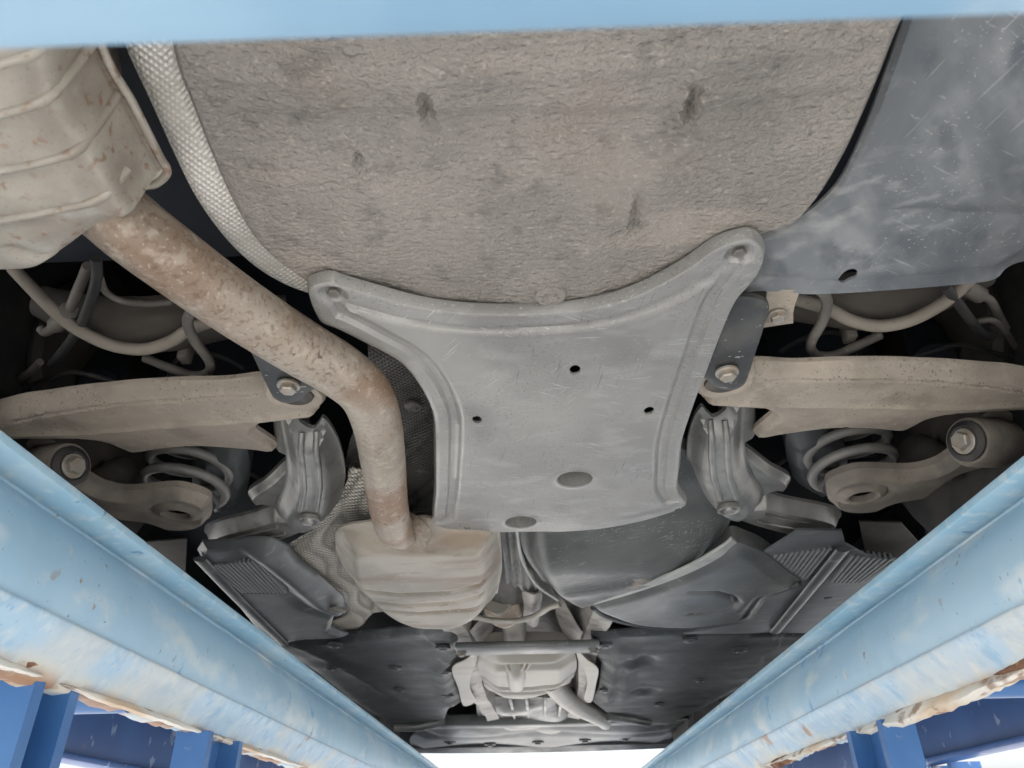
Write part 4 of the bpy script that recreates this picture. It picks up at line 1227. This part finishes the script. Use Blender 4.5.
def z_fl(x, y, d):
    xy = np.column_stack([x, y])
    z = 1.455 + .012 * (1 - smoothstep(0, .02, d)) + .004 * np.sin(x * 9 + 1) * np.sin(y * 6)
    for L in fl_r:
        z = z - .010 * bell(dist_poly(xy, L, False), .016)
    return z


frp = panel('floor_panel', FR, z_fr, .022, 'floor_panel', car, thick=.005, curve=False)
flp = panel('floor_panel', FL, z_fl, .022, 'floor_panel', car, thick=.005, curve=False)
for par, L in ((flp, [(-0.4938,1.9634,1.45),(-0.2221,2.0234,1.45),(-0.5751,2.2435,1.45),(-0.3895,2.2628,1.45),(-0.2518,2.3353,1.45),(-0.2873,2.7454,1.45),(-0.4323,2.6136,1.45)]),
               (frp, [(0.2036,2.0297,1.45),(0.4198,1.9944,1.45),(0.5768,2.124,1.45),(0.5438,2.5471,1.45),(0.2502,2.6916,1.45),(0.4804,3.0311,1.45)])):
    for p in L:
        lathe('fastener', p, (0, 0, -1), [(-.004, .02), (.003, .02), (.005, .011), (.008, .009), (.008, .003)], 'black', par, 14)

# --- transmission tunnel
secs = []
for y in np.arange(1.58, 3.45, .06):
    w = .155 + .01 * math.sin(y * 5)
    j = .004 * math.sin(y * 23)
    secs.append([(-w - .05, y, 1.462 + j), (-w, y, 1.470 + j), (-w + .022, y, 1.53), (-w + .05, y, 1.60 + j), (-.05, y, 1.635), (.05, y, 1.635 + j),
                 (w - .05, y, 1.60), (w - .022, y, 1.53 + j), (w, y, 1.470), (w + .05, y, 1.462 + j)])
strip('tunnel_lining', secs, 'plain_shield', car)
cb = box('tunnel_brace', (-.185, 1.965, 1.436), (.185, 2.060, 1.452), 'cover', car, .006)
for x in (-.172, .172):
    bolt((x, 2.015, 1.435), (0, 0, -1), .010, 'dull_bolt', cb)
# bright flared shield edges
panel('shield_flange', [(-0.2262,2.2899),(-0.1814,2.1847),(-0.1456,2.1242),(-0.146,2.2015),(-0.1725,2.3542),(-0.2003,2.6152),(-0.1984,2.8508),(-0.2528,2.9767),(-0.2398,2.6474)],
      lambda x, y, d: 1.450 + .040 * smoothstep(-.17, -.09, x) + .002 * np.sin(y * 13), .016, 'resonator', car, thick=.003)
panel('shield_flange', [(0.1351,2.1518),(0.1654,2.2063),(0.2045,2.3346),(0.214,2.5904),(0.217,2.9443),(0.1872,2.8548),(0.1845,2.5871),(0.1671,2.36),(0.1415,2.244)],
      lambda x, y, d: 1.450 + .040 * smoothstep(.17, .09, x) + .002 * np.sin(y * 13), .016, 'resonator', car, thick=.003)
panel('shield_flange', [(-0.1899,2.0898),(-0.1414,1.9633),(-0.0864,1.9079),(-0.0895,2.0538),(-0.1143,2.1929),(-0.1839,2.2372)], lambda x, y, d: 1.478 + .05 * smoothstep(-.16, -.06, x), .016, 'plain_shield', car, thick=.003)
panel('shield_flange', [(0.0729,1.7749),(0.0984,1.8481),(0.1385,1.9884),(0.176,2.1008),(0.1783,2.2465),(0.1347,2.2423),(0.0944,2.1163),(0.0755,1.952)], lambda x, y, d: 1.476 + .05 * smoothstep(.16, .06, x), .016, 'plain_shield', car, thick=.003)
tube('shield_edge', [(-0.1721,1.7698,1.452),(-0.1213,1.722,1.45),(-0.0819,1.7519,1.45),(-0.0244,1.7659,1.45),(0.0226,1.7258,1.45),(0.0519,1.6614,1.45),(0.0781,1.639,1.452)], .007, 'resonator', car, 8, 6)
panel('tunnel_shield', [(-0.1061,1.4744),(-0.0035,1.4515),(0.0706,1.7365),(0.0841,1.8306),(0.0477,1.8819),(-0.0302,1.9721),(-0.1194,1.9443)], lambda x, y, d: 1.50 + .012 * np.sin(x * 40), .014, 'dark_shield', car, thick=.003)
panel('corrugated_shield', [(-0.0372,1.2447),(-0.0004,1.2473),(0.0049,1.4085),(0.0353,1.6093),(-0.0077,1.5912),(-0.0421,1.4986)], lambda x, y, d: 1.475 + .004 * np.sin(x * 420), .004, 'cast', car, thick=.003)
lathe('exhaust_flange', (-0.0537,1.8,1.49), (-.15, -.75, -.45), [(-.03, .046), (.0, .048), (.010, .043), (.020, .02)], 'pipe', car, 24)
panel('shield_tab', [(-0.0015,1.6085),(0.0376,1.6116),(0.035,1.7367),(0.0272,1.8599),(-0.0047,1.8571),(-0.002,1.7336)], lambda x, y, d: 1.48 - .02 * bell(x - .02, .02), .008, 'plain_shield', car, thick=.003)
fp = tube('front_pipe', [(-0.0639,1.7666,1.5),(-0.0445,1.8741,1.5),(-0.0341,2.013,1.5),(-0.0378,2.208,1.495),(-0.0396,2.2477,1.462),(-0.0391,2.3177,1.448),(-0.047,2.5832,1.462)], .032, 'resonator', car, 20, 6)
tube('pipe_clamp', [(-0.0669,2.2108,1.455),(-0.0596,2.2355,1.438),(-0.0405,2.263,1.432),(-0.0196,2.2396,1.438),(-0.004,2.1908,1.455)], .006, 'zinc', fp, 8, 5)
tube('pipe_clamp', [(-0.0693,2.2649,1.455),(-0.0614,2.2818,1.436),(-0.0421,2.311,1.43),(-0.0179,2.2864,1.436),(0.013,2.178,1.452)], .006, 'zinc', fp, 8, 5)
RS = [(-0.1495,2.2876),(-0.1358,2.1795),(-0.0932,2.1199),(-0.0218,2.1145),(0.0877,2.1377),(0.1286,2.2061),(0.1413,2.3178),(0.139,2.5029),(0.1173,2.6395),(0.02,2.7816),(-0.0746,2.7907),(-0.1406,2.7231),(-0.1552,2.538)]
rg = [[(-0.1853,2.4351),(-0.0976,2.5444),(-0.0011,2.5552),(0.095,2.5147),(0.1694,2.4103)], [(-0.1775,2.5355),(-0.1019,2.6329),(-0.0024,2.6442),(0.0966,2.6011),(0.174,2.5067)]]


def z_rs(x, y, d):
    z = 1.46 - .025 * smoothstep(0, .06, d) ** .8
    for L in rg:
        z = z + .010 * bell(y - yline(L, x), .022)
    return z + .012 * bell(y - 2.22, .03)


panel('front_resonator', RS, z_rs, .012, 'resonator', car, thick=.05)
tube('exhaust_pipe', [(0.0647,2.6055,1.47),(0.1092,2.8436,1.465),(0.1754,3.0831,1.46),(0.2391,3.2659,1.46),(0.2919,3.446,1.465),(0.3333,3.7597,1.49)], .036, 'resonator', car, 20, 6)

# --- gearbox and front undertray
GB = [(-0.2143,3.1545),(-0.0865,3.1234),(0.0895,3.1215),(0.1884,3.3512),(0.2446,3.6358),(0.1978,3.9523),(0.0674,4.0411),(-0.169,4.0073),(-0.2404,3.7573)]
gb = panel('gearbox', GB, lambda x, y, d: 1.50 - .03 * smoothstep(0, .12, d) + .012 * np.sin(y * 14) * np.sin(x * 17), .025, 'cast', car, thick=.10)
for x in (-.08, -.02, .05, .11):
    box('rib', (x - .006, 2.95, 1.468), (x + .006, 3.45, 1.49), 'cast', gb, .003)
FU = [(-0.6115,4.0112),(-0.3938,3.6044),(-0.276,3.5244),(-0.0648,3.7544),(0.1181,3.7119),(0.2946,3.6372),(0.5615,3.6425),(0.6814,3.5645),(0.6863,4.1323),(0.6349,4.5233),(0.3554,4.5747),(-0.3035,4.5127),(-0.6105,4.5104)]


def z_fu(x, y, d):
    return 1.447 + .02 * (1 - smoothstep(0, .08, d)) + .014 * bell(y - 3.85, .05) + .010 * np.sin(x * 9 + 1) * np.sin(y * 7)


fu = panel('front_undertray', FU, z_fu, .03, 'side_panel', car, thick=.006)
for p in [(-0.413,3.9968,1.445),(-0.2244,4.1093,1.445),(0.016,4.0642,1.445),(0.2459,4.0194,1.445),(0.4362,3.9704,1.445)]:
    lathe('fastener', p, (0, 0, -1), [(-.004, .03), (.004, .03), (.006, .016), (.012, .014), (.012, .004)], 'black', fu, 14)
box('cross_member', (-.55, 3.50, 1.452), (.60, 3.60, 1.50), 'cover', car, .012)
tube('steering_brace', [(-0.5926,3.4639,1.448),(-0.5037,3.4447,1.444),(-0.377,3.3441,1.448)], .018, 'cover', car, 10, 5)
tube('steering_brace', [(0.3028,3.2683,1.448),(0.3973,3.3337,1.444),(0.4865,3.462,1.448)], .018, 'cover', car, 10, 5)


# ------------------------------------------------------------------ parts that look different from the rest of the car
for nm, lab in (('spare_wheel_well', 'brown-grey wrinkled spare wheel well at the rear'),
                ('undertray', 'dusty grey undertray plate with pressed rim and round holes'),
                ('rear_silencer', 'dull steel rear silencer with pressed ribs'),
                ('exhaust_pipe', 'dusty rust-flecked bent exhaust pipe below the rear silencer'),
                ('heat_shield', 'pale dimpled heat shield strip beside the spare wheel well'),
                ('heat_shield.001', 'pale dimpled heat shield beside the middle silencer'),
                ('rear_side_panel', 'scuffed dark grey plastic panel with an oval hole'),
                ('middle_silencer', 'stained flat middle silencer with lateral ribs'),
                ('fuel_tank', 'scratched black fuel tank with a pale strap'),
                ('front_resonator', 'bright steel resonator in the tunnel')):
    if nm in bpy.data.objects:
        bpy.data.objects[nm]['label'] = lab
